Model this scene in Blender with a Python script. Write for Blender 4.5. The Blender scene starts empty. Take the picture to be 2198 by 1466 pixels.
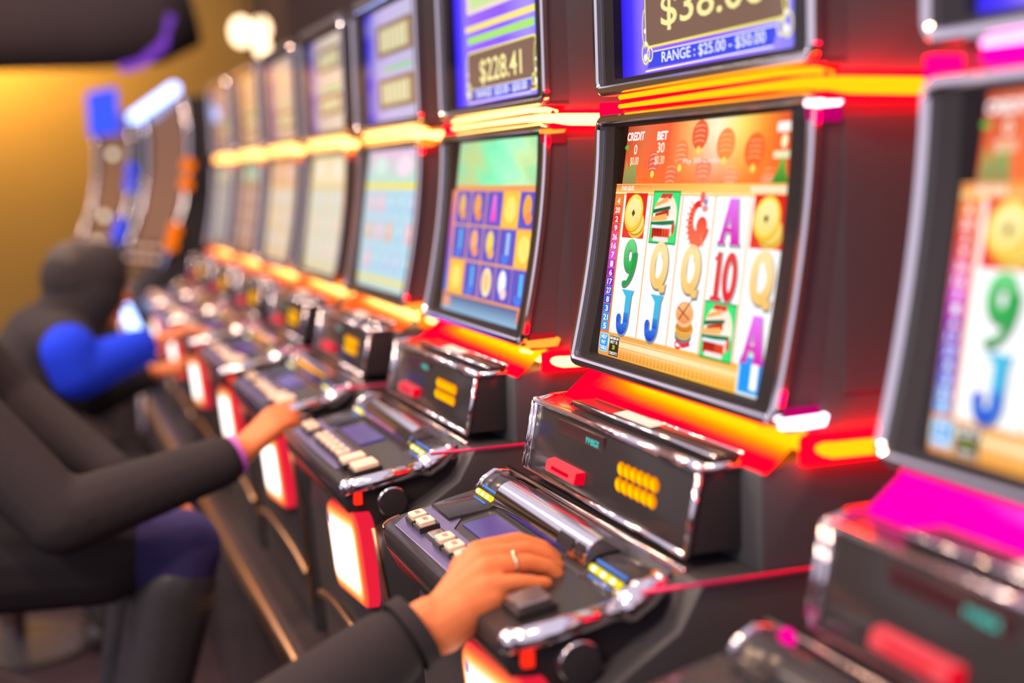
import bpy, bmesh, math, random
from mathutils import Vector, Matrix
random.seed(7)
scn = bpy.context.scene
COL = scn.collection
def lin(c):
    c = c / 255.0
    return c / 12.92 if c <= 0.04045 else ((c + 0.055) / 1.055) ** 2.4
def L(r, g, b): return (lin(r), lin(g), lin(b))

# ------------------------------------------------------------------ camera
CAMP = Vector((1.2278, -0.6957, 1.2946))
R_ = Vector((0.331402, 0.942848, -0.034801)); U_ = Vector((-0.105822, 0.073797, 0.991643)); D_ = Vector((-0.937536, 0.324950, -0.124230))
cd = bpy.data.cameras.new('camera'); cam = bpy.data.objects.new('camera', cd); COL.objects.link(cam)
cam.matrix_world = Matrix(((R_.x, U_.x, -D_.x, CAMP.x), (R_.y, U_.y, -D_.y, CAMP.y), (R_.z, U_.z, -D_.z, CAMP.z), (0, 0, 0, 1)))
cd.sensor_width = 36.0; cd.lens = 2953.6 / 2198 * 36.0; cd.clip_start = 0.02; cd.clip_end = 60
cd.dof.use_dof = True; cd.dof.focus_distance = 1.71; cd.dof.aperture_fstop = 1.65; cd.dof.aperture_blades = 0
scn.camera = cam
# ------------------------------------------------------------------ world, view
w = bpy.data.worlds.new('hall_ambience'); scn.world = w; w.use_nodes = True
w.node_tree.nodes['Background'].inputs[0].default_value = (0.78, 0.72, 0.90, 1)
w.node_tree.nodes['Background'].inputs[1].default_value = 1.0
vs = scn.view_settings
vs.view_transform = 'Standard'; vs.look = 'None'; vs.gamma = 1.0; vs.exposure = 0.0; vs.use_curve_mapping = False
scn.cycles.use_denoising = True
scn.cycles.max_bounces = 6; scn.cycles.transparent_max_bounces = 12; scn.cycles.sample_clamp_indirect = 4.0
scn.cycles.caustics_reflective = False; scn.cycles.caustics_refractive = False
# ------------------------------------------------------------------ hall lamps
def area_lamp(name, loc, target, size, power, col):
    d = bpy.data.lights.new(name, 'AREA'); d.shape = 'DISK'; d.size = size; d.energy = power; d.color = col
    o = bpy.data.objects.new(name, d); COL.objects.link(o); o.location = loc
    o.rotation_euler = (Vector(target) - Vector(loc)).to_track_quat('-Z', 'Y').to_euler()
    return o
WARM = (1.0, 0.60, 0.34)
for i, x in enumerate((0.7, -0.6, -1.9, -3.2, -4.5)):
    area_lamp('ceiling_downlight', (x, -0.95, 2.75), (x - 0.05, -0.45, 0.0), 0.22, 19, WARM)
for i, x in enumerate((1.4, -1.2, -3.6)):
    area_lamp('ceiling_downlight', (x, -2.4, 2.8), (x - 0.4, -0.6, 0.6), 0.5, 34, (1.0, 0.78, 0.62))
area_lamp('wall_washer', (-8.1, -0.95, 2.75), (-8.6, -0.85, 1.75), 0.5, 105, (1.0, 0.60, 0.13))
area_lamp('wall_washer', (-7.3, 0.7, 2.7), (-8.6, 0.5, 1.9), 0.6, 4, (1.0, 0.66, 0.42))

# ------------------------------------------------------------------ materials
def mat(name, base=(0.8, 0.8, 0.8), rough=0.5, metal=0.0, spec=0.5, emit=None, es=0.0, coat=0.0, bump=0.0, bscale=200.0, vary=0.0):
    m = bpy.data.materials.new(name); m.use_nodes = True
    nt = m.node_tree; b = nt.nodes['Principled BSDF']
    b.inputs['Base Color'].default_value = (*base, 1); b.inputs['Roughness'].default_value = rough
    b.inputs['Metallic'].default_value = metal; b.inputs['Specular IOR Level'].default_value = spec
    b.inputs['Coat Weight'].default_value = coat
    if emit: b.inputs['Emission Color'].default_value = (*emit, 1); b.inputs['Emission Strength'].default_value = es
    if bump or vary:
        tc = nt.nodes.new('ShaderNodeTexCoord'); n = nt.nodes.new('ShaderNodeTexNoise'); n.inputs['Scale'].default_value = bscale
        n.inputs['Detail'].default_value = 4
        nt.links.new(tc.outputs['Object'], n.inputs['Vector'])
        if bump:
            bp = nt.nodes.new('ShaderNodeBump'); bp.inputs['Strength'].default_value = bump; bp.inputs['Distance'].default_value = 0.002
            nt.links.new(n.outputs['Fac'], bp.inputs['Height']); nt.links.new(bp.outputs['Normal'], b.inputs['Normal'])
        if vary:
            mx = nt.nodes.new('ShaderNodeMix'); mx.data_type = 'RGBA'
            mx.inputs[6].default_value = (*[c * (1 - vary) for c in base], 1); mx.inputs[7].default_value = (*[min(1, c * (1 + vary)) for c in base], 1)
            nt.links.new(n.outputs['Fac'], mx.inputs[0]); nt.links.new(mx.outputs[2], b.inputs['Base Color'])
    return m
def glow(name, col, s=1.0):
    m = bpy.data.materials.new(name); m.use_nodes = True; nt = m.node_tree
    for n in list(nt.nodes): nt.nodes.remove(n)
    e = nt.nodes.new('ShaderNodeEmission'); e.inputs[0].default_value = (*col, 1); e.inputs[1].default_value = s
    o = nt.nodes.new('ShaderNodeOutputMaterial'); nt.links.new(e.outputs[0], o.inputs[0])
    return m
def attr_glow(name, s):
    m = glow(name, (1, 1, 1), s); nt = m.node_tree
    a = nt.nodes.new('ShaderNodeAttribute'); a.attribute_name = 'Col'
    nt.links.new(a.outputs['Color'], [n for n in nt.nodes if n.type == 'EMISSION'][0].inputs[0])
    return m
def glass_mat(name, tint=(1, 1, 1), rough=0.03):
    m = bpy.data.materials.new(name); m.use_nodes = True; nt = m.node_tree
    for n in list(nt.nodes): nt.nodes.remove(n)
    t = nt.nodes.new('ShaderNodeBsdfTransparent'); t.inputs[0].default_value = (*tint, 1)
    g = nt.nodes.new('ShaderNodeBsdfGlossy'); g.inputs['Roughness'].default_value = rough
    f = nt.nodes.new('ShaderNodeFresnel'); f.inputs[0].default_value = 1.25
    mx = nt.nodes.new('ShaderNodeMixShader'); o = nt.nodes.new('ShaderNodeOutputMaterial')
    nt.links.new(f.outputs[0], mx.inputs[0]); nt.links.new(t.outputs[0], mx.inputs[1]); nt.links.new(g.outputs[0], mx.inputs[2]); nt.links.new(mx.outputs[0], o.inputs[0])
    return m
M = {}
M['black'] = mat('black_plastic', (0.054, 0.052, 0.056), 0.42, spec=0.3, bump=0.05, bscale=900)
M['gloss'] = mat('black_gloss', (0.040, 0.036, 0.038), 0.16, spec=0.12)
M['mask'] = mat('black_screen_mask', (0.042, 0.034, 0.037), 0.6, spec=0.1)
M['chrome'] = mat('polished_chrome', (0.86, 0.80, 0.83), 0.10, metal=1.0)
M['bronze'] = mat('warm_satin_trim', (0.62, 0.40, 0.22), 0.32, metal=1.0)
M['violet'] = mat('violet_reflection_plate', (0.30, 0.25, 0.50), 0.28, metal=0.85, vary=0.15, bscale=40)
M['key'] = mat('cream_key_plastic', (0.92, 0.68, 0.50), 0.35, emit=(0.9, 0.5, 0.3), es=0.12)
M['keybase'] = mat('key_base', (0.02, 0.018, 0.018), 0.4)
M['ink'] = mat('key_print', (0.25, 0.10, 0.09), 0.6)
M['redkey'] = mat('red_lens', (0.8, 0.06, 0.08), 0.25, emit=(1.0, 0.06, 0.09), es=0.55)
M['redkeyd'] = glow('red_lens_deep', (0.85, 0.0, 0.02), 1.0)
M['redkeyf'] = glow('red_lens_face', (1.0, 0.09, 0.11), 1.0)
M['amber'] = glow('amber_led_lens', (1.1, 0.30, 0.0), 1.0)
M['ambercore'] = glow('amber_led_core', (1.3, 0.72, 0.0), 1.0)
M['yellowled'] = glow('yellow_led', (1.0, 0.78, 0.02), 1.15)
M['whiteled'] = glow('white_led_core', (2.0, 1.8, 1.4), 1.0)
M['blueled'] = glow('blue_led_line', (0.12, 0.32, 1.0), 1.0)
M['greenled'] = glow('green_led', (0.08, 0.3, 0.0), 1.0)
M['teal'] = glow('teal_readout', (0.08, 0.72, 0.62), 1.0)
M['readout'] = mat('readout_window', (0.06, 0.02, 0.025), 0.2)
M['panelwhite'] = glow('belly_light_face', (2.6, 2.4, 2.3), 1.0)
M['panelrim'] = glow('belly_light_rim', (1.3, 0.33, 0.045), 1.0)
M['paneledge'] = glow('belly_light_edge', (1.0, 0.10, 0.06), 1.0)
M['panelside'] = glow('belly_light_side', (0.85, 0.015, 0.045), 1.0)
M['orangelamp'] = glow('orange_pilot', (1.2, 0.22, 0.0), 1.0)
M['redlamp'] = glow('red_pilot', (1.3, 0.03, 0.01), 1.0)
M['magentalamp'] = glow('magenta_pilot', (1.2, 0.0, 0.35), 1.0)
M['bandred'] = glow('light_band_red', (30.0, 0.001, 0.03), 1.0)
M['bandyellow'] = glow('light_band_yellow', (2.4, 0.72, 0.006), 1.0)
M['bandorange'] = glow('light_band_orange', (1.9, 0.30, 0.004), 1.0)
M['bandhot'] = glow('light_band_hot', (5.0, 2.6, 0.75), 1.0)
M['bandfar'] = glow('light_band_warm', (2.0, 0.55, 0.10), 1.0)
M['bandmag'] = glow('light_band_magenta', (2.2, 0.0, 0.55), 1.0)
M['bandmaghot'] = glow('light_band_magenta_hot', (3.2, 1.2, 2.6), 1.0)
M['washmag'] = glow('added_wash_magenta', (8.0, 0.0, 0.30), 1.0); M['washred'] = glow('added_wash_red', (13.0, 0.001, 0.06), 1.0)  # for the added wash strips on the hidden flank
M['corner_m'] = glow('corner_lamp_white', (4.0, 3.0, 3.6), 1.0)
M['cornerhalo_m'] = glow('corner_halo_magenta', (0.55, 0.0, 0.14), 1.0); M['cornerhalo_o'] = glow('corner_halo_red', (0.5, 0.01, 0.02), 1.0)
M['corner_o'] = glow('corner_lamp_orange', (2.0, 0.5, 0.05), 1.0)
M['print'] = attr_glow('screen_print', 1.2); M['print_mid'] = attr_glow('screen_print_bright', 1.45); M['print_far'] = attr_glow('screen_print_far', 1.25); M['bandpanel'] = attr_glow('glow_gradient', 1.0)
M['glass'] = glass_mat('screen_glass')
M['paper'] = mat('ticket_paper', (0.85, 0.72, 0.66), 0.7)
M['skin'] = mat('skin', (0.80, 0.225, 0.072), 0.5, spec=0.35, bump=0.08, bscale=160, vary=0.07)
M['nail'] = mat('finger_nail', (0.95, 0.55, 0.30), 0.25)
M['hair'] = mat('dark_hair', (0.035, 0.022, 0.018), 0.6)
M['cloth'] = mat('black_cloth', (0.042, 0.036, 0.038), 0.9, spec=0.1, bump=0.3, bscale=500)
M['jeans'] = mat('blue_jeans', (0.055, 0.045, 0.15), 0.9, spec=0.1, bump=0.3, bscale=600)
M['bluelitcloth'] = mat('blue_lit_cloth', (0.02, 0.06, 0.85), 0.9, spec=0.1, bump=0.2, bscale=300)  # blue LED light on the sleeve put into the cloth colour
M['shoe'] = mat('black_leather', (0.05, 0.045, 0.047), 0.4)
M['gold'] = mat('ring_metal', (0.9, 0.75, 0.5), 0.15, metal=1.0)
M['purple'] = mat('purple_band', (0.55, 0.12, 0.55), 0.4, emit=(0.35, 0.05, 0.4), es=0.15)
M['eye'] = mat('eye', (0.8, 0.8, 0.8), 0.2)
M['lip'] = mat('lips', (0.6, 0.2, 0.16), 0.5)
M['floor'] = mat('dark_carpet', (0.06, 0.04, 0.045), 0.95, spec=0.05, bump=0.4, bscale=120, vary=0.3)
M['wall'] = mat('dark_wall', (0.06, 0.045, 0.045), 0.8, spec=0.1, vary=0.1, bscale=5)
M['golden'] = mat('golden_plaster', (0.30, 0.19, 0.06), 0.85, spec=0.1, vary=0.08, bscale=3, bump=0.2)
M['plinth'] = mat('plinth_laminate', (0.05, 0.04, 0.045), 0.35, spec=0.4)
M['bluesign'] = glow('blue_sign_face', (0.06, 0.12, 1.25), 1.0)
M['bluetube'] = glow('blue_white_tube', (1.6, 2.2, 4.5), 1.0)
M['violetneon'] = glow('violet_neon', (0.24, 0.06, 0.62), 1.0)
M['leather'] = mat('stool_vinyl', (0.05, 0.03, 0.03), 0.4)

# ------------------------------------------------------------------ mesh helpers
class MB:
    """collects geometry; every face keeps a material index"""
    def __init__(s): s.v = []; s.f = []; s.mi = []
    def add(s, vs, fs, mi=0):
        o = len(s.v); s.v += [tuple(p) for p in vs]
        for f in fs: s.f.append([o + i for i in f]); s.mi.append(mi)
    def box(s, x0, x1, y0, y1, z0, z1, mi=0):
        s.add([(x0, y0, z0), (x1, y0, z0), (x1, y1, z0), (x0, y1, z0), (x0, y0, z1), (x1, y0, z1), (x1, y1, z1), (x0, y1, z1)],
              [(3, 2, 1, 0), (4, 5, 6, 7), (0, 1, 5, 4), (1, 2, 6, 5), (2, 3, 7, 6), (3, 0, 4, 7)], mi)
    def prism_x(s, prof, x0, x1, mi=0):        # profile of (y,z) extruded along x
        n = len(prof)
        s.add([(x0, y, z) for y, z in prof] + [(x1, y, z) for y, z in prof],
              [tuple(range(n))[::-1], tuple(range(n, 2 * n))] + [(i, (i + 1) % n, n + (i + 1) % n, n + i) for i in range(n)], mi)
    def loft(s, loops, mi=0, cap=True):
        n = len(loops[0]); vs = [p for l in loops for p in l]; fs = []
        for k in range(len(loops) - 1):
            for i in range(n):
                j = (i + 1) % n; fs.append((k * n + i, k * n + j, (k + 1) * n + j, (k + 1) * n + i))
        if cap: fs += [tuple(range(n))[::-1], tuple(range((len(loops) - 1) * n, len(loops) * n))]
        s.add(vs, fs, mi)
    def strip(s, l0, l1, mi=0, closed=True):
        n = len(l0); m = n if closed else n - 1
        s.add(list(l0) + list(l1), [(i, (i + 1) % n, n + (i + 1) % n, n + i) for i in range(m)], mi)
    def tube(s, pts, rad, n=10, mi=0, closed=False, sec=None, up=(0, 0, 1), caps=True):
        pts = [Vector(p) for p in pts]; N = len(pts); loops = []
        for i, p in enumerate(pts):
            a = pts[(i - 1) % N] if (closed or i > 0) else p; b = pts[(i + 1) % N] if (closed or i < N - 1) else p
            t = (b - a).normalized(); u = Vector(up)
            if abs(t.dot(u)) > 0.95: u = Vector((1, 0, 0)) if abs(t.x) < 0.9 else Vector((0, 1, 0))
            sd = t.cross(u).normalized(); u2 = sd.cross(t).normalized()
            r = rad[i] if isinstance(rad, (list, tuple)) else rad
            if sec: loops.append([p + sd * (q[0] * r) + u2 * (q[1] * r) for q in sec])
            else: loops.append([p + (sd * math.cos(2 * math.pi * k / n) + u2 * math.sin(2 * math.pi * k / n)) * r for k in range(n)])
        if closed: loops.append(loops[0])
        s.loft(loops, mi, cap=caps and not closed)
    def sphere(s, c, r, mi=0, nu=12, nv=8):
        c = Vector(c); rx, ry, rz = r if isinstance(r, (list, tuple)) else (r, r, r)
        loops = []
        for k in range(nv + 1):
            th = math.pi * k / nv * 0.998 + 0.001
            loops.append([c + Vector((rx * math.sin(th) * math.cos(2 * math.pi * j / nu), ry * math.sin(th) * math.sin(2 * math.pi * j / nu), -rz * math.cos(th))) for j in range(nu)])
        s.loft(loops, mi)
    def capsule(s, a, b, ra, rb, n=14):
        a = Vector(a); b = Vector(b); t = (b - a)
        ln = t.length
        if ln < 1e-6: s.sphere(a, ra); return
        t /= ln; u = Vector((0, 0, 1)) if abs(t.z) < 0.9 else Vector((1, 0, 0))
        sd = t.cross(u).normalized(); u2 = sd.cross(t)
        prof = [(-ra * math.cos(k * math.pi / 10), ra * math.sin(k * math.pi / 10) + 1e-5) for k in range(0, 6)] + [(ln + rb * math.sin(k * math.pi / 10), rb * math.cos(k * math.pi / 10) + 1e-5) for k in range(0, 6)]
        loops = [[a + t * h + (sd * math.cos(2 * math.pi * k / n) + u2 * math.sin(2 * math.pi * k / n)) * r for k in range(n)] for h, r in prof]
        s.loft(loops)
    def build(s, name, mats, parent=None, smooth=False, bevel=0.0, seg=2, off=(0, 0, 0)):
        me = bpy.data.meshes.new(name)
        me.from_pydata([(p[0] - off[0], p[1] - off[1], p[2] - off[2]) for p in s.v], [], s.f)
        for m in (mats if isinstance(mats, (list, tuple)) else [mats]): me.materials.append(m)
        for p, i in zip(me.polygons, s.mi): p.material_index = i
        bm = bmesh.new(); bm.from_mesh(me)
        bmesh.ops.remove_doubles(bm, verts=bm.verts, dist=1e-6)
        bmesh.ops.recalc_face_normals(bm, faces=bm.faces)
        if bevel:
            es = [e for e in bm.edges if len(e.link_faces) == 2 and e.calc_face_angle(0) > 0.5]
            bmesh.ops.bevel(bm, geom=es, offset=bevel, segments=seg, affect='EDGES', profile=0.5, clamp_overlap=True)
        bm.to_mesh(me); bm.free()
        if smooth:
            for p in me.polygons: p.use_smooth = True
            if bevel or smooth == 'auto':
                try: me.set_sharp_from_angle(angle=0.7)
                except Exception: pass
        o = bpy.data.objects.new(name, me); COL.objects.link(o)
        if parent: o.parent = parent
        return o
def tag(o, label=None, cat=None, group=None, kind=None):
    if label: o['label'] = label
    if cat: o['category'] = cat
    if group: o['group'] = group
    if kind: o['kind'] = kind
    return o
def empty(name, loc, rz=0.0):
    o = bpy.data.objects.new(name, None); COL.objects.link(o); o.location = loc; o.rotation_euler = (0, 0, rz); o.empty_display_size = 0.1
    return o
def copy_tree(o, parent=None):
    c = o.copy(); COL.objects.link(c)
    if parent: c.parent = parent
    for ch in list(o.children): copy_tree(ch, c)
    return c
def rrect(x0, x1, z0, z1, r, k=5, e=6):      # rounded rectangle loop, same count for every call
    pts = []
    cs = [(x1 - r, z0 + r, -90, (x1, z0)), (x1 - r, z1 - r, 0, 0), (x0 + r, z1 - r, 90, 0), (x0 + r, z0 + r, 180, 0)]
    for i, (cx, cz, a, _) in enumerate(cs):
        for j in range(k + 1):
            t = math.radians(a + 90 * j / k); pts.append((cx + r * math.cos(t), cz + r * math.sin(t)))
        nx = cs[(i + 1) % 4]; t = math.radians(nx[2]); q = (nx[0] + r * math.cos(t), nx[1] + r * math.sin(t)); p = pts[-1]
        for j in range(1, e): pts.append((p[0] + (q[0] - p[0]) * j / e, p[1] + (q[1] - p[1]) * j / e))
    return pts

# ------------------------------------------------------------------ flat screen art
def text_mesh(body, bold=0.0):
    cu = bpy.data.curves.new('glyphs', 'FONT'); cu.body = body; cu.align_x = 'CENTER'; cu.align_y = 'CENTER'; cu.offset = bold; cu.resolution_u = 3
    o = bpy.data.objects.new('glyphs', cu); COL.objects.link(o)
    dg = bpy.context.evaluated_depsgraph_get(); me = bpy.data.meshes.new_from_object(o.evaluated_get(dg))
    vs = [(v.co.x, v.co.y) for v in me.vertices]; fs = [tuple(p.vertices) for p in me.polygons]
    bpy.data.objects.remove(o); bpy.data.curves.remove(cu); bpy.data.meshes.remove(me)
    return vs, fs
class Art:
    mat = 'print'
    def __init__(s): s.v = []; s.f = []; s.c = []
    def raw(s, vs, fs, cols, ly):
        o = len(s.v)
        s.v += [(x, z, ly) for x, z in vs]; s.c += cols
        s.f += [[o + i for i in f] for f in fs]
    def poly(s, pts, col, ly=1, col2=None):
        zs = [p[1] for p in pts]; a, b = min(zs), max(zs)
        cs = [col if col2 is None else tuple(col[i] + (col2[i] - col[i]) * (b - p[1]) / (b - a + 1e-9) for i in range(3)) for p in pts]
        s.raw(pts, [tuple(range(len(pts)))], cs, ly)
    def rect(s, x0, x1, z0, z1, col, ly=1, col2=None): s.poly([(x0, z0), (x1, z0), (x1, z1), (x0, z1)], col, ly, col2)
    def rr(s, x0, x1, z0, z1, r, col, ly=1, col2=None): s.poly(rrect(x0, x1, z0, z1, r, 4, 2), col, ly, col2)
    def ell(s, cx, cz, rx, rz, col, ly=1, col2=None, rot=0, n=22):
        pts = []
        for i in range(n):
            a = 2 * math.pi * i / n; x = rx * math.cos(a); z = rz * math.sin(a)
            pts.append((cx + x * math.cos(rot) - z * math.sin(rot), cz + x * math.sin(rot) + z * math.cos(rot)))
        s.poly(pts, col, ly, col2)
    def arc(s, cx, cz, rx, rz, a0, a1, w0, w1, col, ly=1, col2=None, n=14):   # thick arc, width tapering w0 -> w1
        a = []; b = []
        for i in range(n + 1):
            t = i / n; an = math.radians(a0 + (a1 - a0) * t); wd = (w0 + (w1 - w0) * t) / 2
            a.append((cx + (rx + wd) * math.cos(an), cz + (rz + wd) * math.sin(an))); b.append((cx + (rx - wd) * math.cos(an), cz + (rz - wd) * math.sin(an)))
        zs = [p[1] for p in a + b]; lo, hi = min(zs), max(zs)
        cf = lambda p: col if col2 is None else tuple(col[i] + (col2[i] - col[i]) * (hi - p[1]) / (hi - lo + 1e-9) for i in range(3))
        s.raw(a + b, [(i, i + 1, n + 2 + i, n + 1 + i) for i in range(n)], [cf(p) for p in a + b], ly)
    def grid(s, x0, x1, z0, z1, nx, nz, fn, ly=0):
        vs = [(x0 + (x1 - x0) * i / nx, z0 + (z1 - z0) * j / nz) for j in range(nz + 1) for i in range(nx + 1)]
        fs = [(j * (nx + 1) + i, j * (nx + 1) + i + 1, (j + 1) * (nx + 1) + i + 1, (j + 1) * (nx + 1) + i) for j in range(nz) for i in range(nx)]
        s.raw(vs, fs, [fn(i / nx, j / nz) for j in range(nz + 1) for i in range(nx + 1)], ly)
    def text(s, body, cx, cz, wd, ht, col, ly=3, bold=0.0, skew=0.0):
        vs, fs = text_mesh(body, bold)
        if not vs: return
        xs = [p[0] for p in vs]; ys = [p[1] for p in vs]; x0, x1, y0, y1 = min(xs), max(xs), min(ys), max(ys)
        q = [(cx + ((p[0] - x0) / (x1 - x0 + 1e-9) - 0.5) * wd + skew * ((p[1] - y0) / (y1 - y0) - 0.5) * ht, cz + ((p[1] - y0) / (y1 - y0 + 1e-9) - 0.5) * ht) for p in vs]
        s.raw(q, fs, [col] * len(q), ly)
    def build(s, name, mapper, parent):
        me = bpy.data.meshes.new(name); me.from_pydata([mapper(*p) for p in s.v], [], s.f)
        a = me.color_attributes.new('Col', 'FLOAT_COLOR', 'POINT')
        for i, c in enumerate(s.c): a.data[i].color = (*c, 1)
        me.materials.append(M[Art.mat])
        o = bpy.data.objects.new(name, me); COL.objects.link(o); o.parent = parent
        return o
def mixc(a, b, t): return tuple(a[i] + (b[i] - a[i]) * t for i in range(3))
def ramp(stops, t):
    for (t0, c0), (t1, c1) in zip(stops, stops[1:]):
        if t <= t1: return mixc(c0, c1, max(0, (t - t0) / (t1 - t0 + 1e-9)))
    return stops[-1][1]
WHITE = (1.0, 1.0, 1.0)

# ------------------------------------------------------------------ the hall
def struct(o): o['kind'] = 'structure'; return o
b = MB(); b.box(-8.6, 4, -5, 1.0, -0.05, 0.0); struct(b.build('floor', M['floor']))
b = MB(); b.box(-8.75, -8.6, -5, 1.0, 0.0, 3.2); struct(b.build('wall_left', M['golden']))
b = MB(); b.box(-8.6, 4, 0.85, 1.0, 0.0, 3.2); struct(b.build('wall_back', M['wall']))
b = MB(); b.box(-8.58, -8.55, -5, 0.84, 0.0, 0.12); struct(b.build('baseboard_left', M['wall'], bevel=0.005))
# long plinth the machines stand on, with a satin nosing
ZB = 0.45
pl = empty('machine_plinth', (-1.9, 0.1, 0)); tag(pl, 'long dark plinth under the row of slot machines', 'plinth')
b = MB(); b.prism_x([(-0.26, 0), (-0.30, 0.02), (-0.30, ZB - 0.035), (0.6, ZB - 0.035), (0.6, 0)], -4.45, 1.6); b.build('plinth_body', M['plinth'], pl, off=(-1.9, 0.1, 0))
b = MB(); b.prism_x([(-0.305, ZB - 0.035), (-0.312, ZB - 0.02), (-0.305, ZB - 0.003), (-0.285, ZB), (0.6, ZB), (0.6, ZB - 0.035)], -4.45, 1.6); b.build('plinth_top', M['plinth'], pl, off=(-1.9, 0.1, 0))
b = MB(); b.tube([(-4.45, -0.302, ZB - 0.0205), (1.6, -0.302, ZB - 0.0205)], 0.019, 14); b.build('nosing_trim', M['bronze'], pl, smooth=True, off=(-1.9, 0.1, 0))

# ------------------------------------------------------------------ slot machine
ZT, ZL = 1.357, 1.044                     # lower bezel top and bottom
SL = 0.048 / 0.313
def yc(z):                                # curved front of the lower bezel
    t = max(0.0, min(1.0, (ZT - z) / (ZT - ZL))); return -0.048 * t ** 1.7
def low_map(x, z, ly): return (x, SL * (z - ZT) + 0.018 - 0.00018 * ly, z - ZB)
def up_map(x, z, ly): return (x, 0.015 - 0.00018 * ly, z - ZB)
def dz(y): return 0.8556 + 0.172 * (y + 0.3054)      # deck top height
OFF = (0, 0, ZB)
BAND = {}
def bezel(root, kind):
    """chrome frame, black mask, glass of the lower (curved) or upper (flat) screen"""
    if kind == 'lower': x0, x1, z0, z1, s0, s1, q0, q1, yf, ys = -0.259, 0.259, ZL, ZT, -0.2165, 0.2065, 1.0595, 1.3425, yc, lambda z: SL * (z - ZT) + 0.0183
    else: x0, x1, z0, z1, s0, s1, q0, q1, yf, ys = -0.259, 0.259, 1.383, 1.645, -0.2135, 0.2115, 1.4005, 1.627, lambda z: 0.0, lambda z: 0.0153
    b = MB(); lp = rrect(x0 + 0.005, x1 - 0.005, z0 + 0.005, z1 - 0.005, 0.014, 5, 10)
    sec = [(-0.9, -0.6), (-0.9, 0.5), (-0.5, 0.95), (0.5, 0.95), (0.9, 0.5), (0.9, -0.6)]
    n = len(lp); loops = []
    for i in range(n):
        p = lp[i]; a = lp[i - 1]; c = lp[(i + 1) % n]; t = Vector((c[0] - a[0], c[1] - a[1])).normalized(); nx, nz = t.y, -t.x
        loops.append([(p[0] + nx * q[0] * 0.0062, yf(p[1]) - q[1] * 0.006, p[1] + nz * q[0] * 0.0062) for q in sec])
    b.loft(loops + [loops[0]], cap=False)
    fr = b.build('bezel_frame', M['chrome'], root, smooth='auto', off=OFF)
    b = MB()
    o = rrect(x0 + 0.006, x1 - 0.006, z0 + 0.006, z1 - 0.006, 0.012, 5, 10); i = rrect(s0, s1, q0, q1, 0.004, 5, 10)
    b.strip([(p[0], yf(p[1]) + 0.0015, p[1]) for p in o], [(p[0], yf(p[1]) + 0.004, p[1]) for p in i])
    b.strip([(p[0], yf(p[1]) + 0.004, p[1]) for p in i], [(p[0], ys(p[1]) + 0.003, p[1]) for p in i])
    b.build('screen_surround', M['mask'], fr, off=OFF)
    b = MB(); nz = 12
    for k in range(nz):
        za = z0 + 0.006 + (z1 - z0 - 0.012) * k / nz; zb = z0 + 0.006 + (z1 - z0 - 0.012) * (k + 1) / nz
        b.add([(x0 + 0.006, yf(za) + 0.0008, za), (x1 - 0.006, yf(za) + 0.0008, za), (x1 - 0.006, yf(zb) + 0.0008, zb), (x0 + 0.006, yf(zb) + 0.0008, zb)], [(0, 1, 2, 3)])
    gp = b.build('glass_pane', M['glass'], fr, smooth=True, off=OFF)
    if sum(p.normal.y for p in gp.data.polygons) > 0: gp.data.flip_normals()
    for sx in (x0 + 0.010, x1 - 0.010):
        for sz in (z0 + 0.010, z1 - 0.010): b = MB(); b.sphere((sx, yf(sz) - 0.003, sz), 0.0035, nu=8, nv=6); b.build('corner_screw', M['chrome'], fr, smooth=True, off=OFF)
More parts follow.
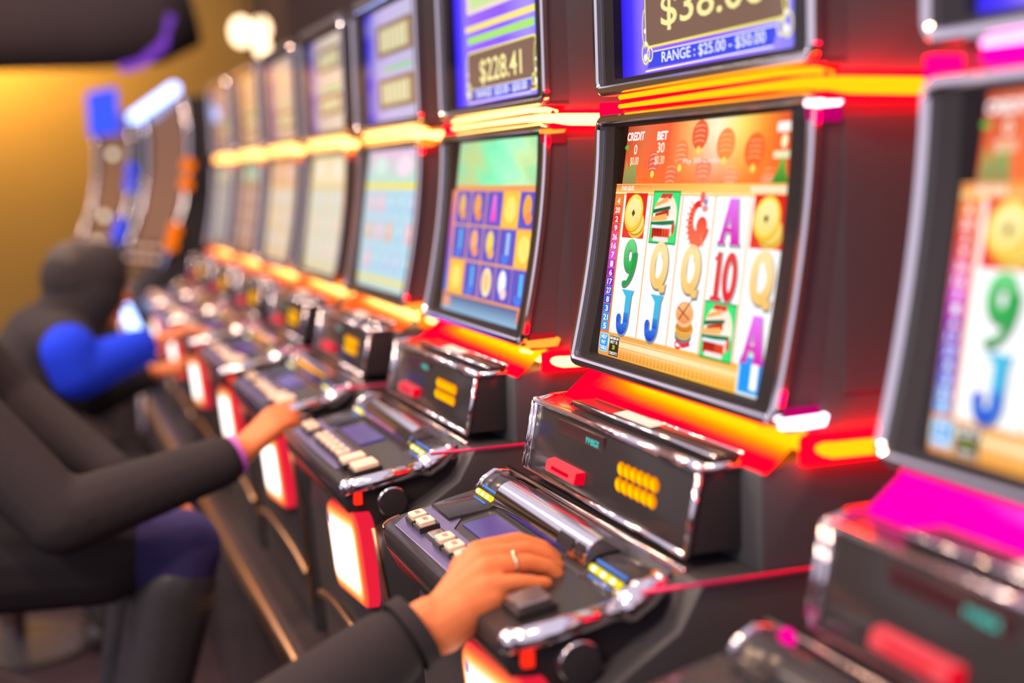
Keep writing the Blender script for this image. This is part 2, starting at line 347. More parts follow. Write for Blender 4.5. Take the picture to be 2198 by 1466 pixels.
def make_cabinet(root):
    # lower cabinet with belly
    b = MB(); b.prism_x([(-0.245, ZB), (0.45, ZB), (0.45, 0.902), (-0.125, 0.902), (-0.15, 0.86), (-0.262, 0.79), (-0.268, 0.74), (-0.262, 0.64)], -0.256, 0.256)
    lo = b.build('lower_cabinet', M['black'], root, bevel=0.004, smooth='auto', off=OFF)
    b = MB(); b.tube([(0.258, -0.19, 0.904), (0.2605, -0.10, 0.9045), (0.2605, 0.45, 0.9045)], 0.0022, 8); b.build('side_trim', M['trimglint'], lo, smooth=True, off=OFF)
    b = MB(); b.tube([(-0.262 + 0.524 * t / 16, -0.262 + 0.004 * math.cos(t * 0.39), 0.566 + 0.03 * math.sin(math.pi * t / 16)) for t in range(17)], 0.006, 8); b.build('belly_trim', M['bronze'], lo, smooth=True, off=OFF)
    b = MB(); b.tube([(0.257, -0.276, 0.808), (0.257, -0.268, 0.75), (0.257, -0.258, 0.69), (0.257, -0.248, 0.50)], 0.0035, 8); b.build('edge_trim', M['bronze'], lo, smooth=True, off=OFF)
    # upper shell follows the curved bezel
    pr = [(0.45, 0.902), (0.45, 1.66), (0.03, 1.66), (0.03, 1.360)]
    pr += [(yc(z) + 0.034, z) for z in [ZT - (ZT - ZL) * k / 10 for k in range(11)]]
    pr += [(-0.008, 1.040), (-0.008, 1.012), (-0.06, 1.0), (-0.06, 0.902)]
    b = MB(); b.prism_x(pr, -0.252, 0.252); b.build('upper_cabinet', M['side'], root, bevel=0.002, smooth='auto', off=OFF)
    for sx in (-1, 1):
        b = MB(); x0, x1 = sorted((sx * 0.2515, sx * 0.2545)); b.box(x0, x1, 0.03, 0.43, 1.07, 1.335); b.build('side_panel', M['side'], root, bevel=0.001, off=OFF)
        x0, x1 = sorted((sx * 0.242, sx * 0.2525)); zz = [ZT - (ZT - ZL) * k / 10 for k in range(11)]
        b = MB(); b.prism_x([(0.04, ZT)] + [(yc(z) + 0.001, z) for z in zz] + [(0.0, ZL)], x0, x1); b.build('side_cheek', M['side'], root, off=OFF)
        b = MB(); b.box(x0, x1, 0.001, 0.035, 1.384, 1.655); b.build('side_cheek', M['side'], root, off=OFF)
    b = MB(); b.box(-0.2525, 0.2525, 0.001, 0.035, 1.645, 1.66); b.build('top_cap', M['side'], root, off=OFF)
    b = MB(); b.box(-0.2525, 0.2525, 0.001, 0.035, 1.3815, 1.388); b.build('sill', M['side'], root, off=OFF)
def band_panel(root, scheme):
    cr, co, cy = {'bandmag': ((2.2, 0, 0.55), (2.2, 0, 0.6), (2.6, 0.1, 1.0)), 'bandred': ((5.0, 0.0, 0.03), (4.0, 0.30, 0.0), (4.0, 0.80, 0.004))}.get(scheme[0], ((1.5, 0.14, 0.02), (2.2, 0.5, 0.06), (4.0, 2.0, 0.5)))
    me = bpy.data.meshes.new('lower_glow_band'); vs = []; cs = []; fs = []; nu, nv = 26, 12
    for j in range(nv + 1):
        v = j / nv
        for i in range(nu + 1):
            u = i / nu; vs.append((-0.256 + 0.512 * u, -0.060 + 0.046 * v, 1.0035 + 0.037 * v - ZB))
            k = max(0.0, min(1.0, (u - 0.10) / 0.22)) * max(0.0, min(1.0, (v - 0.46 + 0.20 * min(1, u)) / 0.36))
            cs.append(mixc(cr, co, k * 2) if k < 0.5 else mixc(co, cy, k * 2 - 1))
    for j in range(nv):
        for i in range(nu): fs.append((j * (nu + 1) + i, j * (nu + 1) + i + 1, (j + 1) * (nu + 1) + i + 1, (j + 1) * (nu + 1) + i))
    me.from_pydata(vs, [], fs); a = me.color_attributes.new('Col', 'FLOAT_COLOR', 'POINT')
    for i, c in enumerate(cs): a.data[i].color = (*c, 1)
    me.materials.append(M['bandpanel']); o = bpy.data.objects.new('lower_glow_band', me); COL.objects.link(o); o.parent = root
    sm = o.modifiers.new('thickness', 'SOLIDIFY'); sm.thickness = 0.004; sm.offset = -1
    return o
def make_bands(root, scheme):
    red, tubeA, tubeB, corner = [M[k] for k in scheme]
    # upper band between the two screens
    b = MB(); b.prism_x([(0.010, 1.3605), (0.0, 1.3625), (0.0, 1.3800), (0.010, 1.382)], -0.188, 0.256)
    ub = b.build('upper_light_band', red, root, off=OFF)
    b = MB()
    b.tube([(-0.184, -0.002, 1.3770), (0.0, -0.003, 1.3775), (0.20, -0.004, 1.3775), (0.255, 0.0, 1.3755), (0.267, 0.012, 1.372)], [0.0030, 0.0034, 0.0036, 0.0036, 0.002], 10, mi=0)
    b.build('light_tube', tubeA, ub, smooth=True, off=OFF)
    b = MB()
    sec = [(-0.45, -1), (-0.45, 1), (0.45, 1), (0.45, -1)]
    b.tube([(-0.184, -0.003, 1.3660), (0.0, -0.004, 1.3660), (0.18, -0.006, 1.3655), (0.245, -0.005, 1.3645), (0.264, 0.006, 1.3630), (0.268, 0.03, 1.3610), (0.268, 0.30, 1.3540)],
           [0.0026, 0.0032, 0.0042, 0.0055, 0.0066, 0.0080, 0.0092], 12)
    b.build('light_tube', tubeB, ub, smooth=True, off=OFF)
    b = MB(); b.box(0.2525, 0.2665, 0.004, 0.32, 1.3475, 1.3745); b.build('side_glow_strip', red, ub, bevel=0.002, off=OFF)
    wash = M['washmag'] if red is M['bandmag'] else M['washred'] if red is M['bandred'] else red
    b = MB(); b.box(-0.2665, -0.2525, 0.004, 0.32, 1.3475, 1.3745); b.build('side_glow_strip', wash, ub, bevel=0.002, off=OFF)  # added on the unseen flank to wash the next cabinet with light
    # lower band: strip light on the red shelf, painted as emission
    lb = band_panel(root, scheme)
    b = MB(); b.tube([(0.19, -0.026, 1.0290), (0.235, -0.022, 1.0265), (0.258, -0.010, 1.0225), (0.266, 0.010, 1.0190), (0.267, 0.30, 1.0150)],
                     [0.003, 0.0062, 0.0074, 0.0078, 0.0086], 12)
    b.build('light_tube', tubeB, lb, smooth=True, off=OFF)
    b = MB(); b.box(0.2525, 0.2655, -0.02, 0.32, 1.006, 1.034); b.build('side_glow_strip', red, lb, bevel=0.002, off=OFF)
    b = MB(); b.box(-0.2655, -0.2525, -0.02, 0.32, 1.006, 1.034); b.build('side_glow_strip', wash, lb, bevel=0.002, off=OFF)  # added wash strip on the unseen flank
    for nm, za, zb in (('upper_corner_lamp', 1.3405, 1.3505), ('lower_corner_lamp', 1.0385, 1.0555)):
        b = MB(); b.tube([(0.2575, -0.012 if za > 1.2 else -0.042, (za + zb) / 2), (0.2605, 0.006 if za > 1.2 else -0.02, (za + zb) / 2), (0.2605, 0.022 if za > 1.2 else 0.002, (za + zb) / 2 + 0.001), (0.2595, 0.027 if za > 1.2 else 0.006, (za + zb) / 2 + 0.006)], [(zb - za) * 0.30, (zb - za) * 0.36, (zb - za) * 0.36, (zb - za) * 0.2], 10)
        cl = b.build(nm, corner, root, smooth=True, off=OFF)
        yo = 0.0 if za > 1.2 else -0.026; b = MB(); b.box(0.2525, 0.2580, -0.010 + yo, 0.028 + yo, za - (0.012 if za > 1.2 else 0.001), zb + (0.001 if za > 1.2 else 0.006)); b.build('lamp_halo', M['cornerhalo_m'] if corner in (M['corner_m'], M['bandmaghot']) else M['cornerhalo_o'], cl, bevel=0.003, off=OFF)  # lamp's halo on the cabinet given as a glowing plate
def yb(z): return -0.1036 + 0.212 * (z - 1.002)       # front of the bill box
def make_billbox(root):
    b = MB(); zt, zb = 1.002, 0.918
    top = [(-0.262, -0.070, zt), (-0.2405, -0.1036, zt), (0.2124, -0.1036, zt), (0.2124, -0.045, zt), (-0.262, -0.045, zt)]
    bot = [(-0.262, -0.085, zb), (-0.2405, yb(zb), zb), (0.2124, yb(zb), zb), (0.2124, -0.045, zb), (-0.262, -0.045, zb)]
    b.loft([bot, top]); bx = b.build('bill_box', M['gloss'], root, bevel=0.0015, smooth='auto', off=OFF)
    b = MB(); r = 0.0042
    b.tube([(-0.262, -0.045, zt), (-0.262, -0.070, zt), (-0.2405, -0.1036, zt)], r, 10); b.tube([(-0.2405, -0.1036, zt), (0.2124, -0.1036, zt)], r, 10); b.tube([(0.2124, -0.1036, zt), (0.2124, -0.045, zt)], r, 10)
    b.sphere((-0.2405, -0.1036, zt), r * 1.3); b.sphere((0.2124, -0.1036, zt), r * 1.5)
    b.tube([(0.13, -0.1045, zt + 0.001), (0.2124, -0.1045, zt + 0.001)], r * 1.35, 10)
    b.build('top_rim', M['chrome'], bx, smooth=True, off=OFF)
    b = MB(); b.tube([(-0.262, -0.085, zb), (-0.2405, yb(zb), zb)], 0.003, 8); b.tube([(-0.2405, yb(zb), zb), (0.2124, yb(zb), zb)], 0.0034, 8); b.tube([(-0.262, -0.070, zt), (-0.262, -0.085, zb)], 0.0022, 8)
    b.build('bottom_rim', M['chrome'], bx, smooth=True, off=OFF)
    for px in (-0.2465, -0.2345, 0.2124): b = MB(); b.tube([(px, -0.1036, zt), (px, yb(zb), zb)], 0.0036, 8); b.build('corner_post', M['chrome'], bx, smooth=True, off=OFF)
    # slot in the top and a ticket in it
    b = MB(); b.prism_x([(-0.082, zt + 0.0005), (-0.082, zt + 0.007), (-0.078, zt + 0.009), (-0.054, zt + 0.009), (-0.052, zt + 0.0005)], -0.17, 0.205); b.build('ticket_slot', M['gloss'], bx, bevel=0.002, smooth='auto', off=OFF)
    b = MB(); b.tube([(-0.17, -0.084, zt + 0.0035), (-0.165, -0.0835, zt + 0.008), (0.205, -0.0835, zt + 0.008)], 0.0017, 8); b.build('slot_trim', M['chrome'], bx, smooth=True, off=OFF); b = MB(); b.tube([(-0.165, -0.053, zt + 0.009), (0.205, -0.053, zt + 0.009)], 0.0014, 8); b.build('slot_trim', M['chrome'], bx, smooth=True, off=OFF)
    b = MB(); b.add([(-0.055, -0.078, zt + 0.0098), (0.045, -0.078, zt + 0.0098), (0.045, -0.060, zt + 0.0118), (-0.055, -0.060, zt + 0.0118), (-0.055, -0.078, zt + 0.0102), (0.045, -0.078, zt + 0.0102), (0.045, -0.060, zt + 0.0122), (-0.055, -0.060, zt + 0.0122)], [(3, 2, 1, 0), (4, 5, 6, 7), (0, 1, 5, 4), (1, 2, 6, 5), (2, 3, 7, 6), (3, 0, 4, 7)])
    b.build('paper_ticket', M['paper'], bx, off=OFF)
    # readout
    b = MB(); b.box(-0.152, -0.012, yb(0.985) - 0.0020, yb(0.985) + 0.004, 0.9765, 0.9935); b.build('readout_window', M['readout'], bx, bevel=0.0006, off=OFF)
    vs, fs = text_mesh('Welcx', 0.02); b = MB(); xs = [p[0] for p in vs]; ys = [p[1] for p in vs]
    b.add([(-0.0645 + (p[0] - min(xs)) / (max(xs) - min(xs)) * 0.040, yb(0.985) - 0.0022 - 0.0001 + 0.212 * ((p[1] - min(ys)) / (max(ys) - min(ys)) - 0.5) * 0.012, 0.9795 + (p[1] - min(ys)) / (max(ys) - min(ys)) * 0.0115) for p in vs], fs)
    b.build('readout_text', M['teal'], bx, off=OFF)
    # red lens button
    b = MB(); x0, x1, z0, z1 = -0.1515, -0.0525, 0.9318, 0.9478
    lo = [(x0, yb(z0) + 0.001, z0), (x1, yb(z0) + 0.001, z0), (x1, yb(z1) + 0.001, z1), (x0, yb(z1) + 0.001, z1)]
    hi = [(x0 + 0.003, yb(z0) - 0.012, z0 + 0.001), (x1 - 0.003, yb(z0) - 0.012, z0 + 0.001), (x1 - 0.003, yb(z1) - 0.012, z1 - 0.001), (x0 + 0.003, yb(z1) - 0.012, z1 - 0.001)]
    b.loft([lo, hi]); rk = b.build('red_button', M['redkeyf'], bx, bevel=0.002, smooth='auto', off=OFF)
    b.v = []; b.f = []; b.mi = []
    b.add([(x0 + 0.024, yb(0.94) - 0.0128, 0.9378), (x1 - 0.02, yb(0.94) - 0.0128, 0.9378), (x1 - 0.02, yb(0.94) - 0.0121, 0.9422), (x0 + 0.024, yb(0.94) - 0.0121, 0.9422)], [(0, 1, 2, 3)])
    b.add([(x1 - 0.0022, yb(z0) - 0.0115, z0 + 0.0015), (x1 + 0.0006, yb(z0), z0 + 0.0005), (x1 + 0.0006, yb(z1), z1 - 0.0005), (x1 - 0.0022, yb(z1) - 0.0115, z1 - 0.0015)], [(0, 1, 2, 3)])
    b.build('red_button_slot', M['redkeyd'], bx, off=OFF)
    # two rows of amber leds, each led a part
    proto = None
    for row, z in enumerate((0.9690, 0.9525)):
        for k in range(6):
            x = 0.0425 + 0.0165 * k
            if proto is None:
                b = MB(); b.sphere((0, 0, 0), (0.0098, 0.0030, 0.0086), 0, 14, 8); b.sphere((0, -0.0018, 0), (0.0056, 0.0024, 0.0062), 1, 10, 6)
                o = b.build('amber_led', [M['amber'], M['ambercore']], bx, smooth=True); proto = o
            else: o = proto.copy(); COL.objects.link(o); o.parent = bx
            o.location = (x, yb(z) - 0.001, z - ZB)
def make_deck(root):
    def outline(ins, zf):
        pts = []
        def arc(cx, cy, r, a0, a1, n=7):
            for i in range(n + 1):
                a = math.radians(a0 + (a1 - a0) * i / n); pts.append((cx + r * math.cos(a), cy + r * math.sin(a)))
        arc(0.212 - 0.02 - ins, -0.285 + ins, 0.02, -2, -88)            # right front corner
        arc(-0.262 + ins, -0.270 + ins, 0.035, -92, -170)
        pts.append((-0.310 + ins, -0.20)); pts.append((-0.316 + ins, -0.125)); pts.append((0.214 - ins, -0.125))
        return [(x, y, zf(y)) for x, y in pts]
    b = MB()
    b.loft([outline(0.032, lambda y: 0.790), outline(0.014, lambda y: 0.806), outline(0.002, lambda y: 0.832), outline(0.0, lambda y: dz(y) - 0.004), outline(0.003, lambda y: dz(y))])
    dk = b.build('button_deck', M['gloss'], root, smooth='auto', off=OFF)
    b = MB(); b.tube([(x, y - 0.0005, z - 0.001) for x, y, z in outline(0.001, dz)[8:-3]], 0.0016, 6); b.build('front_lip', M['bronze'], dk, smooth=True, off=OFF)
    b = MB(); q = outline(0.012, lambda y: 0.808)[8:-3]; b.tube([(x, y, z + 0.010 * max(0, (-0.10 - x) / 0.2)) for x, y, z in q], 0.0024, 8); b.build('underside_trim', M['lilac'], dk, smooth=True, off=OFF)
    # violet plate around the keys: purple reflection in its tint, cut short for shade
    b = MB(); pp = [(0.085, -0.290), (-0.255, -0.292), (-0.279, -0.272), (-0.296, -0.215), (-0.200, -0.222), (-0.17, -0.240), (0.040, -0.242), (0.085, -0.270)]
    b.loft([[(x, y, dz(y) + 0.0002) for x, y in pp], [(x, y, dz(y) + 0.0016) for x, y in pp]]); b.build('key_plate', M['violet'], dk, bevel=0.0006, off=OFF)
    # little screen between keys and roll
    b = MB(); b.loft([[(x, y, dz(y) + h) for x, y in ((-0.175, -0.228), (-0.02, -0.228), (-0.02, -0.186), (-0.175, -0.186))] for h in (0.0002, 0.0022)]); b.build('deck_display', M['deckscreen'], dk, off=OFF)
    # keys
    def key(w_, d_, h_, mark):
        b = MB(); b.box(-w_ - 0.003, w_ + 0.003, -d_ - 0.003, d_ + 0.003, 0, h_ * 0.55, 0)
        o = []; lp0 = rrect(-w_, w_, -d_, d_, 0.003, 3, 2); lp1 = rrect(-w_ + 0.0012, w_ - 0.0012, -d_ + 0.0012, d_ - 0.0012, 0.0025, 3, 2)
        b.loft([[(x, y, h_ * 0.5) for x, y in lp0], [(x, y, h_ * 0.92) for x, y in lp0], [(x, y, h_) for x, y in lp1]], 1)
        if mark:
            for k in range(3):
                b.add([(-w_ * 0.5 + k * w_ * 0.36, -d_ * 0.25, h_ + 0.0001), (-w_ * 0.5 + k * w_ * 0.36 + w_ * 0.24, -d_ * 0.25, h_ + 0.0001), (-w_ * 0.5 + k * w_ * 0.36 + w_ * 0.24, d_ * 0.35, h_ + 0.0001), (-w_ * 0.5 + k * w_ * 0.36, d_ * 0.35, h_ + 0.0001)], [(0, 1, 2, 3)], 2)
        return b
    mats = [M['keybase'], M['key'], M['ink']]
    proto = key(0.0125, 0.0100, 0.013, True).build('key_button', mats, dk)
    first = True; tilt = math.atan(0.172)
    xs = [-0.238, -0.202, -0.118, -0.080, -0.042, -0.004, 0.034]
    for x in xs:
        o = proto if first else proto.copy()
        if not first: COL.objects.link(o); o.parent = dk
        first = False; o.location = (x, -0.265, dz(-0.265) - ZB + 0.001); o.rotation_euler = (tilt, 0, 0)
    o = key(0.016, 0.0085, 0.0045, False).build('flat_lens_button', [M['keybase'], M['chrome'], M['ink']], dk); o.location = (-0.160, -0.264, dz(-0.264) - ZB + 0.001); o.rotation_euler = (tilt, 0, 0)
    for x, y, ww in ((0.088, -0.262, 0.017), (0.145, -0.258, 0.021)):
        o = key(ww, 0.018, 0.014, False).build('wide_key_button', mats, dk); o.location = (x, y, dz(y) - ZB + 0.001); o.rotation_euler = (tilt, 0, 0)
    # chrome rail on the right edge with a thick corner block
    b = MB(); b.tube([(0.204, -0.302, 0.857), (0.213, -0.290, 0.860), (0.217, -0.26, 0.865), (0.217, -0.195, 0.876)], [0.010, 0.0115, 0.0115, 0.0115], 14)
    b.tube([(0.217, -0.197, 0.876), (0.2165, -0.183, 0.880), (0.216, -0.165, 0.888), (0.216, -0.148, 0.898), (0.216, -0.138, 0.900)], [0.012, 0.0165, 0.015, 0.009, 0.006], 14)
    b.sphere((0.217, -0.184, 0.879), 0.0165); b.sphere((0.205, -0.300, 0.857), 0.0125); b.sphere((0.214, -0.172, 0.892), 0.010); b.sphere((0.2165, -0.150, 0.899), 0.0085)
    b.build('chrome_rail', M['chrome'], root, smooth=True, off=OFF)
    # chrome roll across the back of the deck with dark windows
    b = MB(); yr, zr, rr_ = -0.152, dz(-0.152) + 0.003, 0.0265
    b.tube([(-0.203, yr, zr), (0.092, yr, zr)], rr_, 28); rl = b.build('chrome_roll', M['chrome'], root, smooth='auto', off=OFF)
    for xa, xb in ((0.012, 0.056), (0.062, 0.086)):
        b = MB(); lo = []
        for k in range(5):
            a = math.radians(150 + 13 * k); lo.append((yr + (rr_ + 0.0006) * math.cos(a), zr + (rr_ + 0.0006) * math.sin(a)))
        lo = [(yr - (rr_ + 0.0006) * math.cos(math.radians(8 + 11 * k)), zr + (rr_ + 0.0006) * math.sin(math.radians(8 + 11 * k))) for k in range(4)]
        b.strip([(xa, y, z) for y, z in lo], [(xb, y, z) for y, z in lo], closed=False); b.build('roll_window', M['gloss'], rl, smooth=True, off=OFF)
    b = MB(); b.prism_x([(-0.128, dz(-0.128)), (-0.126, 0.905), (-0.121, 0.908), (-0.118, 0.90), (-0.118, dz(-0.128))], -0.31, 0.214); b.build('rear_rail', M['chrome2'], root, bevel=0.002, smooth='auto', off=OFF)
    # light pods at both ends of the roll
    for nm, xa, xb in (('light_pod', -0.285, -0.205), ('light_pod', 0.095, 0.190)):
        b = MB(); pr = [(-0.236, dz(-0.236) - 0.002), (-0.236, dz(-0.236) + 0.006), (-0.184, 0.8790), (-0.172, 0.8860), (-0.163, 0.8970), (-0.148, 0.9060), (-0.132, 0.9030), (-0.128, 0.88)] if xa < 0 else [(-0.190, dz(-0.19) - 0.002), (-0.184, 0.8790), (-0.172, 0.8860), (-0.160, 0.8930), (-0.135, 0.8950), (-0.128, 0.88)]
        b.prism_x(pr, xa, xb); pod = b.build(nm, M['gloss'], root, bevel=0.0025, smooth='auto', off=OFF)
        if xa < 0:
            b = MB(); b.tube([(xa - 0.002, y, z) for y, z in pr[3:]], 0.0045, 8); b.build('pod_arch', M['chrome'], pod, smooth=True, off=OFF)
        xm = (xa + xb) / 2; hw = 0.028 if xa < 0 else 0.036
        b = MB(); b.tube([(xm - hw, -0.1755, 0.8860), (xm + hw, -0.1755, 0.8860)], 0.0040, 10, 0)
        for k in (-0.66, 0.0, 0.66): b.sphere((xm + hw * k, -0.1780, 0.8875), (0.0065, 0.0026, 0.0026), 1, 8, 6)
        b.build('yellow_led_bar', [M['yellowled'], M['whiteled']], pod, smooth=True, off=OFF)
        b = MB(); b.tube([(xm - hw, -0.1690, 0.8925), (xm + hw, -0.1690, 0.8925)], 0.0014, 6); b.build('blue_led_line', M['blueled'], pod, smooth=True, off=OFF); b = MB(); b.tube([(xm - hw * 0.8, -0.1830, 0.8808), (xm + hw * 0.7, -0.1830, 0.8808)], 0.0011, 6); b.build('blue_led_line', M['blueled'], pod, smooth=True, off=OFF)
    b = MB(); b.sphere((0.190, -0.140, 0.894), (0.012, 0.006, 0.006)); b.build('orange_pilot_lamp', M['orangelamp'], root, smooth=True, off=OFF)
    # knob and pilot on the deck's right flank
    b = MB(); b.tube([(0.205, -0.240, 0.834), (0.232, -0.240, 0.834)], 0.021, 20); kn = b.build('side_knob', M['gloss'], root, smooth='auto', bevel=0.002, off=OFF)
    b = MB(); b.tube([(0.231, -0.240 + 0.021 * math.cos(a * 0.2), 0.834 + 0.021 * math.sin(a * 0.2)) for a in range(4, 16)], 0.0022, 6); b.build('knob_ring', M['chrome'], kn, smooth=True, off=OFF)
    b = MB(); b.box(0.2, 0.2155, -0.292, -0.280, 0.832, 0.850); b.build('red_pilot_lamp', M['redlamp'], root, bevel=0.002, off=OFF)
    b = MB(); b.sphere((0.258, -0.040, 0.841), (0.004, 0.012, 0.010)); b.build('side_pilot_lamp', M['magentalamp'], root, smooth=True, off=OFF)
def make_bellylight(root):
    def pl(x, z, d): t = (0.82 - z) / 0.14; return (x, -0.297 + 0.0125 * t - d, z)
    def loop(ins, d): 
        pts = rrect(0.015 + ins, 0.238 - ins, 0.672 + ins, 0.812 - ins, 0.030 - ins * 0.6, 6, 3)
        return [pl(x, z + (x - 0.13) * 0.10, d) for x, z in pts]
    b = MB(); b.loft([[(p[0], p[1] + 0.026, p[2]) for p in loop(0, 0)], loop(0, -0.004)], 0, cap=False); s = b.build('belly_light_housing', M['panelside'], root, smooth='auto', off=OFF)
    lps = [loop(0, -0.004), loop(0.004, 0.0), loop(0.010, 0.001), loop(0.018, 0.002), loop(0.028, 0.0028)]
    cl = [(1.0, 0.05, 0.05), (1.15, 0.13, 0.06), (1.3, 0.34, 0.06), (1.7, 0.85, 0.30), (2.6, 2.3, 2.1)]
    me = bpy.data.meshes.new('belly_light_rim'); n = len(lps[0]); fs = [(k * n + i, k * n + (i + 1) % n, (k + 1) * n + (i + 1) % n, (k + 1) * n + i) for k in range(4) for i in range(n)]
    me.from_pydata([(p[0], p[1], p[2] - ZB) for l in lps for p in l], [], fs); ca = me.color_attributes.new('Col', 'FLOAT_COLOR', 'POINT')
    for i in range(5 * n): ca.data[i].color = (*cl[i // n], 1)
    me.materials.append(M['bandpanel']); o = bpy.data.objects.new('belly_light_rim', me); COL.objects.link(o); o.parent = s
    b = MB(); b.add(loop(0.028, 0.0028), [tuple(range(n))]); b.build('belly_light_face', M['panelwhite'], s, off=OFF)
    for x, z in ((0.05, 0.778), (0.205, 0.712)):
        b = MB(); b.add([pl(x - 0.006, z - 0.005, 0.0035), pl(x + 0.008, z - 0.008, 0.0035), pl(x + 0.006, z + 0.006, 0.0035), pl(x - 0.004, z + 0.012, 0.0035)], [(0, 1, 2, 3)])
        b.build('belly_light_mark', M['markblue'], s, off=OFF)
M['trimglint'] = mat('side_trim_reflection', (0.55, 0.02, 0.10), 0.3, metal=0.6, emit=(0.6, 0.0, 0.08), es=0.25)  # reflected magenta light put into the trim as red colour and glow
M['lilac'] = mat('lilac_trim', (0.75, 0.50, 0.80), 0.25, metal=1.0)
M['side'] = mat('cabinet_side_laminate', (0.085, 0.088, 0.098), 0.38, spec=0.3)
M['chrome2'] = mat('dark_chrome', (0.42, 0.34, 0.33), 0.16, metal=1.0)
M['deckscreen'] = mat('deck_display_glass', (0.03, 0.02, 0.08), 0.15, emit=(0.05, 0.02, 0.35), es=0.5)
M['markblue'] = glow('belly_mark_blue', (0.01, 0.08, 0.55), 1.0)

# prototype without screens or light bands; its parts are copied for every machine
proto = empty('slot_machine', (0, 0, ZB))
make_cabinet(proto); bezel(proto, 'lower'); bezel(proto, 'upper'); make_billbox(proto); make_deck(proto); make_bellylight(proto)

# ---------------- screen art
def s_coin(a, cx, cz):
    a.rect(cx - 0.031, cx + 0.029, cz - 0.026, cz + 0.026, L(225, 35, 30), 2, L(230, 60, 45))
    a.ell(cx + 0.006, cz - 0.013, 0.023, 0.013, L(235, 190, 70), 3); a.ell(cx + 0.004, cz - 0.009, 0.024, 0.014, L(200, 140, 40), 4); a.ell(cx + 0.003, cz - 0.007, 0.024, 0.014, L(245, 215, 110), 5)
    a.ell(cx - 0.003, cz + 0.003, 0.0262, 0.0222, L(190, 130, 30), 6, None, 0.25); a.ell(cx - 0.003, cz + 0.003, 0.0252, 0.0212, L(255, 225, 90), 7, L(245, 190, 50), 0.25)
    a.ell(cx - 0.003, cz + 0.003, 0.0205, 0.0168, L(250, 235, 170), 8, L(245, 215, 110), 0.25)
    a.poly([(cx - 0.008, cz + 0.003), (cx - 0.003, cz - 0.0015), (cx + 0.002, cz + 0.003), (cx - 0.003, cz + 0.0075)], L(95, 75, 25), 9)
    for k in range(3): a.rect(cx + 0.003 + k * 0.003, cx + 0.0045 + k * 0.003, cz - 0.008, cz - 0.002, L(215, 205, 140), 9)
def s_temple(a, cx, cz):
    a.rect(cx - 0.035, cx + 0.034, cz - 0.030, cz + 0.029, L(15, 150, 70), 2); a.rect(cx - 0.033, cx + 0.032, cz - 0.028, cz + 0.027, L(60, 225, 120), 3)
    a.ell(cx, cz, 0.030, 0.026, L(255, 225, 200), 4, L(255, 250, 240))
    a.poly([(cx - 0.012, cz + 0.026), (cx + 0.016, cz + 0.026), (cx + 0.012, cz + 0.020), (cx - 0.016, cz + 0.021)], L(215, 60, 60), 5)
    a.poly([(cx - 0.024, cz + 0.015), (cx + 0.004, cz + 0.0225), (cx + 0.006, cz + 0.017), (cx - 0.026, cz + 0.011)], L(255, 170, 90), 6)
    a.poly([(cx - 0.030, cz + 0.008), (cx + 0.012, cz + 0.0125), (cx + 0.014, cz + 0.009), (cx - 0.030, cz + 0.0035)], L(25, 95, 65), 6)
    a.poly([(cx - 0.024, cz + 0.0035), (cx + 0.010, cz + 0.009), (cx + 0.010, cz + 0.001), (cx - 0.024, cz - 0.001)], L(190, 45, 30), 5)
    a.poly([(cx - 0.032, cz - 0.0005), (cx + 0.006, cz + 0.004), (cx + 0.008, cz - 0.003), (cx - 0.032, cz - 0.0055)], L(255, 180, 100), 7)
    a.poly([(cx - 0.032, cz - 0.006), (cx + 0.026, cz - 0.003), (cx + 0.028, cz - 0.0075), (cx - 0.032, cz - 0.0105)], L(30, 120, 75), 7)
    a.rect(cx - 0.030, cx + 0.018, cz - 0.0125, cz - 0.009, L(225, 235, 245), 8)
    a.rect(cx - 0.028, cx - 0.002, cz - 0.024, cz - 0.012, L(170, 30, 25), 6, L(215, 50, 30)); a.rect(cx - 0.002, cx + 0.018, cz - 0.024, cz - 0.012, L(235, 90, 40), 6, L(225, 60, 30))
    for k in range(6): a.rect(cx - 0.026 + k * 0.007, cx - 0.0245 + k * 0.007, cz - 0.023, cz - 0.013, L(130, 20, 20), 7)
    a.rect(cx - 0.022, cx + 0.016, cz - 0.027, cz - 0.022, L(250, 225, 225), 8); a.ell(cx + 0.025, cz - 0.012, 0.004, 0.007, L(220, 60, 50), 7)
def s_bird(a, cx, cz):
    a.arc(cx + 0.004, cz - 0.003, 0.0170, 0.0185, 70, 345, 0.006, 0.0225, L(225, 40, 30), 3, L(240, 95, 70), 24)
    for k in range(12):
        t = math.radians(130 + k * 15); a.poly([(cx + 0.004 + 0.010 * math.cos(t), cz - 0.003 + 0.011 * math.sin(t)), (cx + 0.004 + 0.0285 * math.cos(t + 0.02), cz - 0.003 + 0.0295 * math.sin(t + 0.02)), (cx + 0.004 + 0.0285 * math.cos(t + 0.10), cz - 0.003 + 0.0295 * math.sin(t + 0.10)), (cx + 0.004 + 0.010 * math.cos(t + 0.08), cz - 0.003 + 0.011 * math.sin(t + 0.08))], L(250, 140, 105), 4)
    a.ell(cx + 0.014, cz - 0.008, 0.0125, 0.0105, L(235, 70, 50), 5, L(245, 110, 80))
    a.ell(cx + 0.016, cz + 0.0185, 0.009, 0.0075, L(220, 215, 228), 6); a.ell(cx + 0.010, cz + 0.0225, 0.006, 0.006, L(235, 105, 95), 7); a.ell(cx + 0.018, cz + 0.0175, 0.0035, 0.003, L(120, 130, 170), 8); a.ell(cx + 0.018, cz + 0.0105, 0.007, 0.0035, L(230, 140, 130), 7)
    a.poly([(cx + 0.018, cz - 0.016), (cx + 0.024, cz - 0.0295), (cx + 0.010, cz - 0.022)], L(235, 120, 90), 5)
